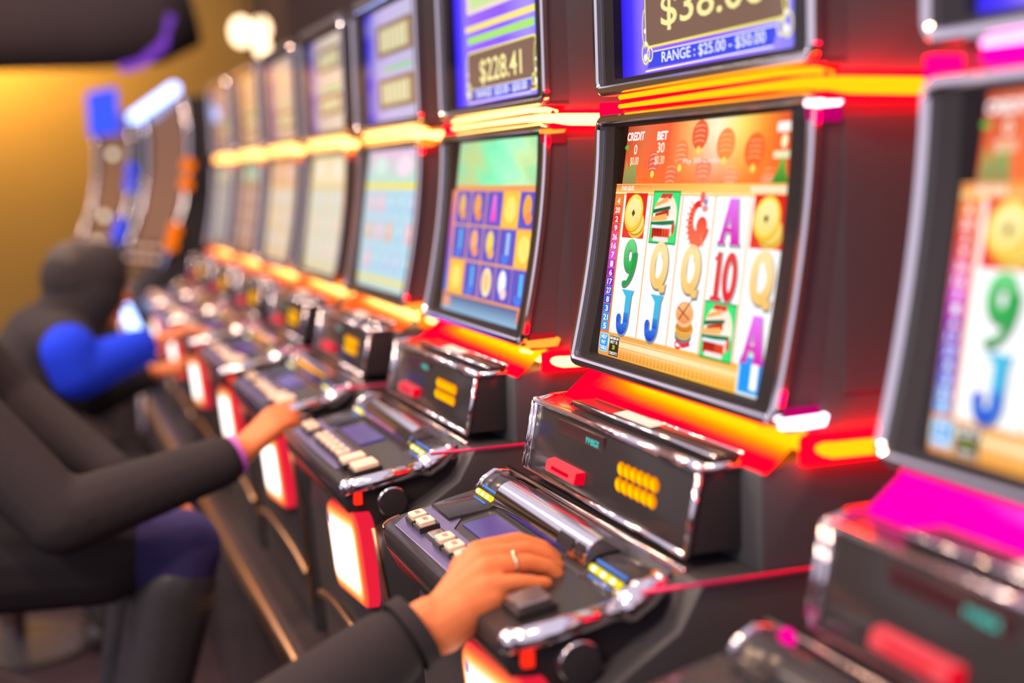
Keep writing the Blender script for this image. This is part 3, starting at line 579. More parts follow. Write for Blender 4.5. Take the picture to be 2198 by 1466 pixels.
def s_A(a, cx, cz):
    for dx, dy, ly, c1, c2, g in ((0.0012, -0.0016, 2, L(150, 160, 160), L(170, 175, 175), 0.0015), (0, 0, 4, L(225, 120, 240), L(215, 40, 175), 0.0)):
        x = cx + dx; z = cz + dy
        a.poly([(x - 0.006 - g, z + 0.021 + g), (x + 0.010 + g, z + 0.021 + g), (x + 0.020 + g, z - 0.022 - g), (x + 0.004 - g, z - 0.022 - g)], c1, ly, c2)
        a.poly([(x - 0.006 - g, z + 0.021), (x + 0.0005 + g, z + 0.014), (x - 0.0105 + g, z - 0.022 - g), (x - 0.019 - g, z - 0.022 - g)], c1, ly, c2)
        a.poly([(x - 0.012, z - 0.0075 + g), (x + 0.006, z - 0.0075 + g), (x + 0.006, z - 0.0115 - g), (x - 0.013, z - 0.0115 - g)], c2, ly)
        a.rect(x - 0.022 - g, x - 0.007 + g, z - 0.0235 - g, z - 0.021, c2 if ly > 2 else c1, ly); a.rect(x + 0.002 - g, x + 0.022 + g, z - 0.0235 - g, z - 0.021, c2 if ly > 2 else c1, ly)
def s_Q(a, cx, cz):
    for dx, dy, ly, c1, c2, g in ((0.0010, -0.0014, 2, L(160, 155, 150), L(130, 130, 130), 0.0016), (0, 0, 4, L(255, 225, 165), L(245, 195, 110), 0.0)):
        x = cx + dx; z = cz + dy
        for a0, a1 in ((60, 300), (-60, 60)):
            wv = 0.0125 if a0 > 0 else 0.0125
            a.arc(x, z + 0.002, 0.0150, 0.0190, a0, a1, wv + 2 * g, wv + 2 * g, c1, ly, c2)
        a.poly([(x - 0.006 - g, z - 0.013), (x + 0.004, z - 0.011 + g), (x + 0.012, z - 0.019 + g), (x + 0.021 + g, z - 0.017 + g), (x + 0.019 + g, z - 0.0255 - g), (x + 0.010, z - 0.0265 - g), (x + 0.002, z - 0.020 - g)], c2, ly + 1)
    a.ell(cx, cz + 0.002, 0.0062, 0.0145, WHITE, 5)
def s_9(a, cx, cz):
    for dx, dy, ly, c1, c2, g in ((0.0010, -0.0014, 2, L(140, 150, 140), L(110, 120, 110), 0.0016), (0, 0, 4, L(110, 215, 130), L(30, 160, 70), 0.0)):
        x = cx + dx; z = cz + dy
        a.arc(x - 0.001, z + 0.009, 0.0105, 0.0125, 0, 360, 0.011 + 2 * g, 0.011 + 2 * g, c1, ly, c2, 24)
        a.arc(x - 0.012, z + 0.006, 0.0235, 0.0300, -75, 12, 0.004 + 2 * g, 0.0125 + 2 * g, c2, ly + 1, None)
        a.ell(x - 0.008, z - 0.0225, 0.006 + g, 0.0030 + g, c2, ly + 1)
def s_10(a, cx, cz):
    for dx, dy, ly, c1, c2, g in ((0.0012, -0.0016, 2, L(165, 165, 165), L(150, 150, 150), 0.0014), (0, 0, 4, L(225, 70, 70), L(235, 35, 45), 0.0)):
        x = cx + dx; z = cz + dy
        a.rect(x - 0.018 - g, x - 0.009 + g, z - 0.024 - g, z + 0.022 + g, c1, ly, c2); a.poly([(x - 0.024 - g, z + 0.015), (x - 0.012, z + 0.023 + g), (x - 0.012, z + 0.015)], c1, ly)
        a.rect(x - 0.024 - g, x - 0.003 + g, z - 0.025 - g, z - 0.0215 + g, c2, ly)
        a.arc(x + 0.010, z - 0.001, 0.0095, 0.0195, 0, 360, 0.009 + 2 * g, 0.009 + 2 * g, c1, ly, c2, 24)
def s_J(a, cx, cz):
    for dx, dy, ly, c1, c2, g in ((0.0010, -0.0014, 2, L(130, 140, 150), L(120, 125, 140), 0.0016), (0, 0, 4, L(60, 190, 225), L(70, 170, 225), 0.0)):
        x = cx + dx; z = cz + dy
        a.poly([(x - 0.012 - g, z + 0.024 + g), (x + 0.018 + g, z + 0.024 + g), (x + 0.014 + g, z + 0.018), (x + 0.013 + g, z - 0.010), (x + 0.000 - g, z - 0.010), (x - 0.000 - g, z + 0.018)], c1, ly, c2)
        a.arc(x - 0.003, z - 0.010, 0.0098, 0.0105, 180, 360, 0.010 + 2 * g, 0.013 + 2 * g, L(60, 130, 225) if ly > 2 else c1, ly, L(25, 50, 190) if ly > 2 else c1)
        a.ell(x - 0.0125, z - 0.009, 0.0055 + g, 0.0055 + g, L(45, 90, 215) if ly > 2 else c1, ly + 1)
    a.rect(cx + 0.0005, cx + 0.0125, cz - 0.0115, cz - 0.001, L(50, 140, 220), 6, L(40, 80, 205))
def s_pot(a, cx, cz):
    a.ell(cx, cz - 0.012, 0.020, 0.012, L(60, 80, 80), 3, L(110, 150, 140)); a.ell(cx + 0.001, cz - 0.005, 0.021, 0.010, L(225, 150, 50), 4, L(190, 100, 30))
    for k in range(3): a.arc(cx, cz - 0.004 - k * 0.0028, 0.019, 0.006, 190, 350, 0.0012, 0.0012, L(255, 215, 110), 5)
    a.ell(cx - 0.001, cz + 0.010, 0.0215, 0.0135, L(235, 150, 85), 6, L(255, 200, 150)); a.ell(cx - 0.001, cz + 0.011, 0.0185, 0.0110, L(250, 190, 130), 7, L(235, 140, 80))
    a.poly([(cx - 0.014, cz + 0.004), (cx - 0.012, cz + 0.0025), (cx + 0.014, cz + 0.026), (cx + 0.012, cz + 0.027)], L(150, 70, 40), 8); a.poly([(cx - 0.018, cz + 0.016), (cx - 0.017, cz + 0.0175), (cx + 0.012, cz + 0.006), (cx + 0.011, cz + 0.0045)], L(150, 70, 40), 8)
    a.arc(cx - 0.008, cz - 0.0225, 0.007, 0.004, 0, 360, 0.003, 0.003, L(220, 40, 60), 6); a.poly([(cx - 0.004, cz - 0.021), (cx + 0.018, cz - 0.017), (cx + 0.020, cz - 0.022), (cx + 0.002, cz - 0.026)], L(225, 50, 70), 6)
CELLX = [-0.1500, -0.0675, 0.0135, 0.0925, 0.1695]; ROWZ = [1.2335, 1.1760, 1.1180]
NUMCOL = [L(245, 130, 50), L(235, 80, 50), L(225, 50, 55), L(225, 60, 90), L(230, 70, 150), L(225, 75, 185), L(215, 80, 215), L(185, 40, 205), L(145, 30, 190), L(100, 40, 200), L(70, 70, 215), L(45, 80, 210), L(45, 110, 220), L(50, 140, 225), L(60, 160, 235)]
NUMS = ['4', '20', '2', '9', '26', '16', '7', '1', '6', '17', '27', '8', '3', '21', '5']
def lower_reels(fr, simple=False):
    bg = Art()
    bg.rect(-0.2165, 0.2065, 1.0595, 1.3425, L(30, 10, 12), 0)
    st = [(0, L(190, 70, 45)), (0.12, L(225, 110, 70)), (0.3, L(245, 95, 55)), (0.45, L(255, 190, 110)), (0.58, L(255, 240, 205)), (0.72, L(255, 225, 110)), (0.84, L(250, 150, 50)), (0.93, L(225, 95, 45)), (1, L(215, 70, 40))]
    bg.grid(-0.2, 0.2025, 1.2715, 1.3415, 24, 6, lambda u, v: mixc(L(250, 110, 45), ramp(st, u), min(1, 0.12 + v * 1.1)), 1)
    bg.grid(-0.2165, 0.2065, 1.2595, 1.2715, 10, 3, lambda u, v: mixc(L(255, 205, 110), ramp([(0, L(225, 85, 45)), (0.4, L(250, 160, 70)), (0.7, L(255, 205, 110)), (1, L(235, 150, 80))], u), v), 1)
    bg.rect(-0.2165, 0.2065, 1.2598, 1.2612, L(255, 235, 180), 2); bg.rect(-0.2165, 0.2065, 1.2705, 1.2715, L(255, 200, 100), 2)
    bg.rect(-0.2165, -0.190, 1.088, 1.2595, L(225, 120, 60), 1); bg.rect(-0.190, 0.2065, 1.088, 1.2595, L(250, 175, 90), 1)
    xs = [-0.190, -0.109, -0.0265, 0.0525, 0.1310, 0.2065]
    for k in range(5): bg.rect(xs[k] + 0.0016, xs[k + 1] - 0.0016, 1.0895, 1.2580, WHITE, 2)
    bg.grid(-0.2165, 0.2065, 1.0595, 1.0880, 16, 6, lambda u, v: mixc(mixc(L(235, 150, 70), L(250, 190, 70), min(1, u * 1.6)), mixc(L(255, 240, 200), L(255, 205, 90), abs(u - 0.4)), max(0, 1 - abs(v - 0.62) * 3)), 1)
    for z in (1.0865, 1.0845, 1.0815, 1.0735): bg.rect(-0.155, 0.2065, z - 0.0004, z + 0.0004, L(225, 140, 50), 2)
    for k in range(30): bg.rect(-0.150 + k * 0.0097, -0.1445 + k * 0.0097, 1.0615, 1.0715, L(240, 175, 75), 2, L(225, 140, 60))
    bg.build('screen_picture', low_map, fr)
    # lantern picture
    a = Art()
    for cx, cz, r, c in ((-0.0025, 1.325, 1.0, L(235, 95, 60)), (0.060, 1.313, 1.05, L(240, 140, 70)), (0.124, 1.305, 1.1, L(240, 105, 45)), (-0.045, 1.305, 0.95, L(240, 130, 80)), (0.014, 1.286, 1.0, L(245, 130, 95)), (0.078, 1.279, 1.0, L(245, 150, 110)), (-0.066, 1.281, 0.95, L(240, 110, 75)), (0.158, 1.276, 0.9, L(245, 140, 105)), (-0.116, 1.296, 0.8, L(230, 95, 80))):
        rz = min(0.0165 * r, cz - 1.2725); a.ell(cx, cz, 0.0195 * r, rz, c, 2)
        for k in range(4): a.arc(cx, cz - 0.010 + k * 0.0055, 0.014 * r, 0.004, 30, 150, 0.0008, 0.0008, L(255, 205, 150), 3)
        if cz > 1.29: a.ell(cx, cz - 0.0165 * r, 0.0050, 0.0042, L(255, 220, 90), 3)
    for cx in (-0.19, -0.178, -0.168): a.poly([(cx - 0.009, 1.2716), (cx + 0.009, 1.2716), (cx + 0.003, 1.292 + 0.2 * (cx + 0.18)), (cx - 0.003, 1.300)], L(130, 175, 90), 3, L(150, 130, 80))
    a.poly([(0.163, 1.2716), (0.198, 1.2716), (0.190, 1.285), (0.183, 1.304), (0.174, 1.284)], L(120, 195, 80), 3, L(60, 130, 40)); a.ell(-0.197, 1.316, 0.006, 0.003, L(90, 180, 60), 3)
    a.build('lantern_picture', low_map, fr)
    a = Art()
    a.text('CREDIT', -0.1735, 1.3290, 0.050, 0.0105, WHITE, 5, 0.03); a.text('BET', -0.0980, 1.3275, 0.028, 0.0100, WHITE, 5, 0.03)
    a.text('0', -0.1700, 1.3130, 0.0085, 0.0120, L(255, 250, 225), 5, 0.01); a.text('30', -0.0990, 1.3135, 0.019, 0.0120, L(255, 250, 225), 5, 0.01)
    a.text('$0.00', -0.1700, 1.2985, 0.024, 0.0110, L(255, 248, 215), 5); a.text('$0.30', -0.0995, 1.2985, 0.026, 0.0110, L(255, 248, 215), 5)
    a.text('Play 300 Credits', 0.0080, 1.2960, 0.088, 0.0075, L(255, 225, 215), 5, 0.01)
    a.rr(0.165, 0.197, 1.322, 1.332, 0.003, L(250, 240, 230), 5); a.ell(0.182, 1.313, 0.006, 0.0070, L(255, 240, 190), 5); a.rr(0.163, 0.198, 1.296, 1.3035, 0.003, L(235, 225, 180), 4)
    a.text('PAID $5.82', -0.1800, 1.2660, 0.036, 0.0062, WHITE, 5, 0.02); a.rr(0.125, 0.203, 1.2625, 1.2690, 0.002, L(245, 225, 190), 4)
    a.build('credit_meter', low_map, fr)
    dzn = (1.2560 - 1.0900) / 15
    for k, nm in enumerate(NUMS):
        a = Art(); z1 = 1.2560 - dzn * k; a.rect(-0.2150, -0.1935, z1 - dzn + 0.0008, z1, NUMCOL[k], 3); a.text(nm, -0.2035, z1 - dzn / 2, 0.0055 * len(nm) + 0.003, 0.0072, WHITE, 4, 0.02); a.build('payline_number', low_map, fr)
    rows = [(s_coin, s_temple, s_bird, s_A, s_coin), (s_9, s_Q, s_Q, s_10, s_Q), (s_J, s_J, s_pot, s_temple, s_A)]
    for r, fns in enumerate(rows):
        for k, fn in enumerate(fns): a = Art(); fn(a, CELLX[k], ROWZ[r]); sc_ = 1.12 if fn in (s_A, s_Q, s_9, s_10, s_J) else 1.04; a.v = [(CELLX[k] + (x - CELLX[k]) * sc_, ROWZ[r] + (z - ROWZ[r]) * min(sc_, 1.08), ly + 1.5) for x, z, ly in a.v]; a.build('reel_symbol', low_map, fr)
    a = Art(); a.rr(-0.2140, -0.1870, 1.0640, 1.0870, 0.003, L(150, 215, 245), 3); a.rr(-0.2120, -0.1890, 1.0655, 1.0855, 0.003, L(55, 150, 225), 4)
    for t, z in (('HELP', 1.0825), ('PAY', 1.0757), ('TABLE', 1.0690)): a.text(t, -0.2005, z, 0.0042 * len(t), 0.0048, WHITE, 5, 0.03)
    a.build('help_key', low_map, fr)
    a = Art(); a.rect(-0.1830, -0.1545, 1.0615, 1.0855, L(60, 45, 25), 3)
    for t, z, c, h in (('MINIMUM', 1.0830, WHITE, 0.0036), ('BET IS', 1.0783, WHITE, 0.0036), ('30', 1.0722, L(215, 240, 60), 0.0055), ('CREDITS', 1.0648, WHITE, 0.0036)): a.text(t, -0.1688, z, 0.0035 * len(t), h, c, 5, 0.02)
    a.build('minimum_bet_plate', low_map, fr)
    a = Art(); a.rr(0.1440, 0.2060, 1.0600, 1.1010, 0.003, L(205, 230, 245), 3); a.rect(0.1480, 0.2055, 1.0630, 1.0985, L(40, 150, 235), 4); a.text('1', 0.1780, 1.0805, 0.014, 0.027, WHITE, 5, 0.02)
    a.build('denomination_plate', low_map, fr)
def lower_grid(fr):               # blue grid game
    bg = Art(); bg.rect(-0.2165, 0.2065, 1.0595, 1.3425, L(60, 40, 60), 0)
    bg.grid(-0.2, 0.2025, 1.270, 1.3415, 18, 6, lambda u, v: ramp([(0, L(150, 205, 160)), (0.2, L(190, 200, 130)), (0.4, L(120, 225, 170)), (0.7, L(160, 240, 190)), (0.85, L(200, 215, 150)), (1, L(120, 215, 160))], (u + 0.08 * math.sin(9 * v + 20 * u)) % 1.0), 1)
    bg.rect(-0.2, 0.2025, 1.261, 1.270, L(225, 150, 90), 1); bg.rect(-0.2, 0.2065, 1.09, 1.262, L(215, 150, 110), 1)
    bg.grid(-0.2165, -0.2, 1.0895, 1.262, 1, 8, lambda u, v: ramp([(0, L(70, 120, 220)), (0.4, L(120, 80, 210)), (0.7, L(205, 90, 190)), (1, L(235, 140, 110))], v), 1)
    bg.rect(-0.2165, 0.2065, 1.0595, 1.0895, L(70, 80, 130), 1, L(140, 175, 205)); bg.rect(-0.2165, 0.2065, 1.0865, 1.0900, L(225, 140, 90), 2); bg.rect(-0.212, -0.17, 1.066, 1.084, L(225, 150, 120), 2); bg.rect(0.17, 0.205, 1.066, 1.086, L(225, 120, 90), 2)
    bg.build('screen_picture', low_map, fr)
    kinds = [('g', 'f', 'p', 'G', 'f'), ('b', 'o', 'y', 'l', 'G'), ('G', 'b', 'c', 'w', 'b')]
    cols = {'g': L(225, 175, 90), 'f': L(235, 160, 70), 'p': L(235, 120, 205), 'G': L(245, 185, 60), 'b': L(80, 175, 230), 'o': L(245, 170, 110), 'y': L(235, 205, 90), 'l': L(150, 190, 235), 'c': L(250, 220, 165), 'w': L(230, 235, 245)}
    for r in range(3):
        for k in range(5):
            a = Art(); cx = CELLX[k]; cz = ROWZ[r]; t = kinds[r][k]; c = cols[t]
            a.rect(cx - 0.0375, cx + 0.0375, cz - 0.027, cz + 0.027, L(92, 82, 185) if t != 'G' else L(245, 185, 70), 2)
            if t == 'p': a.poly([(cx - 0.006, cz + 0.022), (cx + 0.006, cz + 0.022), (cx + 0.016, cz - 0.02), (cx - 0.016, cz - 0.02)], c, 3, L(225, 70, 190))
            elif t in 'bl': a.rect(cx - 0.004, cx + 0.012, cz - 0.012, cz + 0.022, c, 3); a.arc(cx - 0.003, cz - 0.011, 0.011, 0.01, 180, 360, 0.009, 0.013, L(70, 120, 225), 4)
            elif t == 'c': a.ell(cx, cz, 0.024, 0.023, c, 3); a.ell(cx, cz, 0.016, 0.015, L(235, 190, 130), 4)
            elif t == 'G': a.ell(cx, cz, 0.026, 0.02, L(255, 215, 110), 3)
            else: a.ell(cx - 0.003, cz + 0.004, 0.018, 0.019, c, 3); a.ell(cx + 0.006, cz - 0.012, 0.015, 0.009, mixc(c, L(225, 70, 60), 0.35), 4)
            a.build('reel_symbol', low_map, fr)
def lower_soft(fr, pal, sd):
    rnd = random.Random(sd); bg = Art(); bg.rect(-0.2165, 0.2065, 1.0595, 1.3425, pal[0], 0)
    bg.rect(-0.2, 0.2025, 1.275, 1.3415, pal[1], 1, pal[2]); bg.rect(-0.2165, 0.2065, 1.262, 1.276, pal[3], 1); bg.rect(-0.2165, 0.2065, 1.0595, 1.085, pal[3], 1, pal[0]); bg.build('screen_picture', low_map, fr)
    for r in range(3):
        for k in range(5):
            a = Art(); c = rnd.choice(pal[4:]); a.ell(CELLX[k] + rnd.uniform(-0.004, 0.004), ROWZ[r], 0.026, 0.021, c, 2); a.ell(CELLX[k], ROWZ[r] + 0.004, 0.012, 0.010, mixc(c, WHITE, 0.5), 3); a.build('reel_symbol', low_map, fr)
    a = Art(); a.ell(-0.10, 1.31, 0.05, 0.02, mixc(pal[2], WHITE, 0.4), 2); a.ell(0.09, 1.308, 0.06, 0.022, mixc(pal[1], WHITE, 0.5), 2); a.build('title_picture', low_map, fr)
def upper_jackpot(fr, amount, main=False):
    bg = Art(); bg.grid(-0.2135, 0.2115, 1.4005, 1.627, 14, 8, lambda u, v: ramp([(0, L(45, 25, 225)), (0.07, L(70, 50, 250)), (0.1, L(140, 120, 250)), (0.3, L(150, 95, 245)), (0.6, L(135, 90, 250)), (0.85, L(160, 140, 250)), (1, L(120, 115, 245))], u), 0)
    bg.build('screen_picture', up_map, fr)
    zc = 1.475 if main else 1.452
    a = Art(); a.rr(-0.145, 0.185, zc - 0.044, zc + 0.036, 0.010, L(240, 225, 110), 1); a.rr(-0.142, 0.182, zc - 0.041, zc + 0.033, 0.009, L(128, 98, 84), 2)
    a.text(amount, 0.02, zc - 0.001 - (0.006 if main else 0), 0.20 if not main else 0.24, 0.042, L(250, 235, 160), 4, 0.01)
    a.build('jackpot_amount', up_map, fr)
    a = Art(); zr = 1.4165
    a.poly([(-0.14, zr - 0.0085), (0.155, zr - 0.0085), (0.165, zr + 0.0095), (-0.125, zr + 0.0095)], L(65, 75, 225), 2)
    a.rect(-0.122, 0.16, zr + 0.0092, zr + 0.0104, WHITE, 3); a.poly([(-0.145, zr - 0.0125), (0.155, zr - 0.0105), (0.155, zr - 0.0090), (-0.145, zr - 0.0108)], WHITE, 3)
    a.text('RANGE : $25.00 - $50.00', 0.020, zr + 0.0005, 0.240, 0.0140, L(245, 248, 255), 4, 0.01)
    a.build('range_line', up_map, fr)
    a = Art()
    for sx in (-1, 1):
        cx = 0.02 + sx * 0.163
        a.arc(cx, 1.426, 0.010, 0.0125, 0, 360, 0.0030, 0.0030, L(235, 225, 110), 5); a.arc(cx - sx * 0.012, 1.424, 0.0075, 0.008, 0, 360, 0.0024, 0.0024, L(245, 240, 150), 6); a.arc(cx, 1.455, 0.008, 0.022, 90, 270, 0.0028, 0.0028, L(225, 215, 110), 5)
        a.ell(cx, 1.421, 0.0045, 0.0045, WHITE, 7); a.ell(cx - sx * 0.002, 1.437, 0.0028, 0.003, WHITE, 7); a.ell(cx, 1.452, 0.0028, 0.003, WHITE, 7)
    a.build('gold_scroll', up_map, fr)
    a = Art(); a.rr(-0.14, 0.18, 1.548, 1.612, 0.008, L(225, 205, 190), 2); a.rr(-0.12, 0.16, 1.556, 1.604, 0.006, L(190, 215, 150), 3); a.build('title_plate', up_map, fr)
    if not main:
        a = Art(); a.rect(-0.14, 0.18, 1.500, 1.512, L(160, 215, 110), 3); a.rr(-0.15, 0.19, 1.520, 1.530, 0.003, L(235, 215, 120), 3); a.build('ornament_band', up_map, fr)
def upper_soft(fr, edge, c0, c1, panels):
    bg = Art(); bg.grid(-0.2135, 0.2115, 1.4005, 1.627, 14, 8, lambda u, v: mixc(ramp([(0, edge), (0.12, edge), (0.2, mixc(edge, c0, 0.7)), (0.4, c0), (1, c1)], u), c1, 0.3 * math.sin(v * 9) ** 2), 0)
    bg.build('screen_picture', up_map, fr)
    for z0, z1, bars in panels:
        a = Art(); a.rr(-0.11, 0.17, z0, z1, 0.008, L(150, 115, 85), 1); a.rr(-0.085, 0.145, z0 + 0.009, z1 - 0.009, 0.004, L(205, 185, 140), 2)
        for k in range(bars): a.rect(-0.075 + k * 0.21 / bars, -0.075 + (k + 0.55) * 0.21 / bars, z0 + 0.012, z1 - 0.012, L(240, 235, 195), 3)
        a.build('jackpot_amount', up_map, fr)
    a = Art(); a.rect(-0.06, 0.15, 1.500, 1.508, L(150, 220, 130), 2); a.build('ornament_band', up_map, fr)

XC = -0.153
POS = [XC + 0.68, XC, XC - 0.70, XC - 1.352, XC - 1.973, XC - 2.593, XC - 3.208, XC - 3.848]
SCH = [('bandmag', 'bandmaghot', 'bandmag', 'bandmaghot'), ('bandred', 'bandyellow', 'bandyellow', 'corner_m'), ('bandred', 'bandhot', 'bandhot', 'corner_o'), ('bandorange', 'bandhot', 'bandhot', 'corner_o')] + [('bandfar', 'bandhot', 'bandhot', 'corner_o')] * 4
LAB = ['slot machine with magenta light band, cut off by the right edge of the picture',
       'slot machine with white reels showing coins, letters and temples, CREDIT and BET above',
       'slot machine with purple reel grid under a pale green picture, red-lit cabinet side',
       'slot machine with pale blue reels, its upper screen holding two brown amount plates',
       'slot machine with cream screens, fourth after the white-reel one going left is next',
       'slot machine with cream and orange screens, fifth from the right picture edge after the pale blue',
       'slot machine with pinkish screens, next to last of the row before the golden wall',
       'slot machine with pale grey-blue screens, last of the straight row on the left']
LAB[4] = 'slot machine with cream screens, directly left of the pale blue one'
LAB[5] = 'slot machine with orange title on pale screen, second left of pale blue one'
for i in range(8):
    rt = proto if i == 0 else copy_tree(proto)
    rt.location = (POS[i], 0, ZB); tag(rt, LAB[i], 'slot machine', 'row of slot machines')
for i, rt in enumerate([o for o in COL.objects if o.name.startswith('slot_machine') and o.type == 'EMPTY']):
    i = min(range(8), key=lambda k: abs(POS[k] - rt.location.x))
    make_bands(rt, SCH[i]); Art.mat = 'print' if i < 2 else 'print_mid' if i == 2 else 'print_far'
    frs = [c for c in rt.children if c.name.startswith('bezel_frame')]
    frs.sort(key=lambda o: sum(v.co.z for v in o.data.vertices)); lo, up = frs
    if i in (0, 1): lower_reels(lo)
    elif i == 2: lower_grid(lo)
    else:
        pal = {3: [L(185, 222, 240), L(240, 195, 230), L(180, 235, 215), L(245, 230, 120), L(180, 205, 240), L(240, 190, 205), L(215, 235, 245), L(240, 180, 150), L(165, 215, 240)],
               4: [L(225, 225, 205), L(240, 225, 180), L(250, 235, 200), L(235, 215, 165), L(235, 215, 190), L(215, 225, 205), L(240, 215, 205), L(205, 225, 225)],
               5: [L(235, 215, 185), L(240, 160, 110), L(235, 190, 150), L(240, 200, 160), L(245, 220, 185), L(235, 215, 205), L(215, 225, 225)],
               6: [L(190, 150, 140), L(110, 190, 160), L(170, 180, 150), L(190, 140, 120), L(195, 160, 155), L(180, 140, 130), L(205, 180, 175)],
               7: [L(175, 180, 185), L(200, 195, 165), L(190, 190, 180), L(165, 170, 165), L(170, 185, 205), L(200, 195, 185), L(185, 175, 180)]}[i]
        lower_soft(lo, pal, i)
    if i == 0: upper_jackpot(up, '$42.50', True)
    elif i == 1: upper_jackpot(up, '$38.06', True)
    elif i == 2: upper_jackpot(up, '$228.41')
    elif i == 3: upper_soft(up, L(50, 25, 215), L(210, 190, 240), L(200, 195, 225), [(1.425, 1.487, 6), (1.53, 1.595, 6)])
    elif i == 4: upper_soft(up, L(60, 30, 190), L(225, 200, 190), L(240, 225, 200), [(1.44, 1.49, 5), (1.545, 1.60, 5)])
    elif i == 5: upper_soft(up, L(75, 40, 170), L(230, 195, 160), L(225, 200, 195), [(1.43, 1.48, 4)])
    elif i == 6: upper_soft(up, L(70, 45, 110), L(225, 185, 145), L(205, 175, 150), [(1.45, 1.50, 4)])
    else: upper_soft(up, L(80, 55, 110), L(195, 165, 165), L(180, 160, 165), [(1.45, 1.50, 4)])

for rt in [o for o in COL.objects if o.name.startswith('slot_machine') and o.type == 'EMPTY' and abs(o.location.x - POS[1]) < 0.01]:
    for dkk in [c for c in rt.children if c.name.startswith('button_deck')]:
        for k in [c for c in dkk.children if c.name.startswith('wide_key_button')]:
            k.data = k.data.copy(); k.data.materials[1] = M['chrome2']  # shadow of the hand put into the wide keys as a darker material
for rt in [o for o in COL.objects if o.name.startswith('slot_machine') and o.type == 'EMPTY' and abs(o.location.x - POS[0]) < 0.01]:   # unlit deck of the rightmost machine
    for c in rt.children:
        if c.name.startswith('chrome_roll'): c.data = c.data.copy(); c.data.materials[0] = M['gloss']
        if c.name.startswith('light_pod'):
            for g in c.children:
                if 'led' in g.name: g.data = g.data.copy(); g.data.materials[0] = M['keybase']; (len(g.data.materials) > 1) and g.data.materials.__setitem__(1, M['keybase'])
    b = MB(); b.sphere((-0.250, -0.138, 0.909), (0.011, 0.006, 0.007)); b.build('magenta_pilot_lamp', M['magentalamp'], rt, smooth=True, off=OFF)
# ------------------------------------------------------------------ curved machines of the bank beyond the row
def curved_machine(loc, rz, label, tube_on):
    rt = empty('curved_slot_machine', loc, rz); tag(rt, label, 'slot machine', 'curved machines beyond the row')
    f = [(-0.30, 0.0), (-0.30, 0.62), (-0.36, 0.70), (-0.36, 0.80), (-0.20, 0.92), (-0.15, 1.02), (-0.09, 1.18), (-0.05, 1.34), (-0.04, 1.50), (-0.06, 1.66)]
    b = MB(); b.prism_x(f + [(0.4, 1.70), (0.4, 0.0)], -0.29, 0.29); b.build('cabinet', M['gloss'], rt, bevel=0.006, smooth='auto')
    for s in (-1, 1):
        b = MB(); b.tube([(s * 0.285, y - 0.006, z) for y, z in f[4:]], 0.013, 10); b.build('edge_trim', M['chrome'], rt, smooth=True)
    b = MB(); q = f[5:]
    b.strip([(-0.22, y - 0.004, z) for y, z in q], [(0.22, y - 0.004, z) for y, z in q], closed=False); b.build('tall_screen', M['tallscreen'], rt, smooth=True)
    b = MB(); b.loft([[(x, y, z) for x, y in ((-0.26, -0.35), (0.26, -0.35), (0.26, -0.22), (-0.26, -0.22))] for z in (0.80, 0.815)]); b.build('deck_plate', M['chrome'], rt, bevel=0.004)
    for k in range(10):
        b = MB(); b.sphere((-0.22 + 0.049 * k, -0.30 + 0.05 * (k % 2), 0.835 + 0.03 * (k % 2)), (0.016, 0.014, 0.012)); b.build('round_key', M['peach' if k % 3 else 'key'], rt, smooth=True)
    for k in range(14):
        b = MB(); t = (k // 7) * 0.5 + 0.2; b.sphere((-0.20 + 0.066 * (k % 7), -0.212 + 0.05 * t, 0.925 + 0.10 * t), (0.013, 0.010, 0.011)); b.build('slope_glint', M['peach' if k % 2 else 'key'], rt, smooth=True)  # glints off the chrome deck given as glowing beads
    for z, y in ((1.36, -0.07), (1.28, -0.085), (1.08, -0.15), (1.02, -0.17)):
        b = MB(); b.sphere((0.312, y, z), (0.012, 0.03, 0.035)); b.build('orange_side_lamp' if tube_on else 'blue_side_highlight', M['orangelamp'] if tube_on else M['bluesign'], rt, smooth=True)  # blue ones: highlight on the chrome column given as glowing beads
    if tube_on:
        b = MB(); b.tube([(-0.30, -0.10, 1.60), (0.26, -0.09, 1.70)], 0.026, 12); b.build('front_tube', M['bluetube'], rt, smooth=True)
    else:
        b = MB(); b.box(-0.24, 0.16, -0.10, -0.06, 1.56, 1.80); b.build('blue_sign', M['bluesign'], rt, bevel=0.01)
        for z, y in ((1.45, -0.06), (1.12, -0.13), (0.98, -0.18)): b = MB(); b.sphere((0.1, y - 0.03, z), 0.018); b.build('white_lamp', M['whiteled'], rt, smooth=True)
    return rt
M['tallscreen'] = mat('tall_dim_screen', (0.12, 0.07, 0.06), 0.15, emit=(0.30, 0.15, 0.10), es=0.35)
M['peach'] = glow('peach_glow', (0.85, 0.42, 0.28), 1.0)
curved_machine((-5.35, -0.02, 0), math.radians(14), 'dark curved slot machine with a slanting blue-white tube and orange side lamps', True)
curved_machine((-6.70, -0.18, 0), math.radians(16), 'curved slot machine below a blue lit sign beside the golden wall', False)
rl = empty('light_rail', (-4.6, -0.34, 0)); tag(rl, 'blue-white belly light strip of the curved machines, on added posts', 'light strip')  # far bank's belly LED strip set free on invented posts
b = MB(); b.tube([(-5.00, -0.350, 0.805), (-4.50, -0.345, 0.765), (-3.90, -0.340, 0.715)], 0.025, 12); b.build('rail_tube', M['bluetube'], rl, smooth=True, off=(-4.6, -0.34, 0))
for px in (-4.9, -4.0): b = MB(); b.tube([(px, -0.345, 0.0), (px, -0.345, 0.715)], 0.015, 8); b.build('added_post', M['chrome2'], rl, smooth=True, off=(-4.6, -0.34, 0))
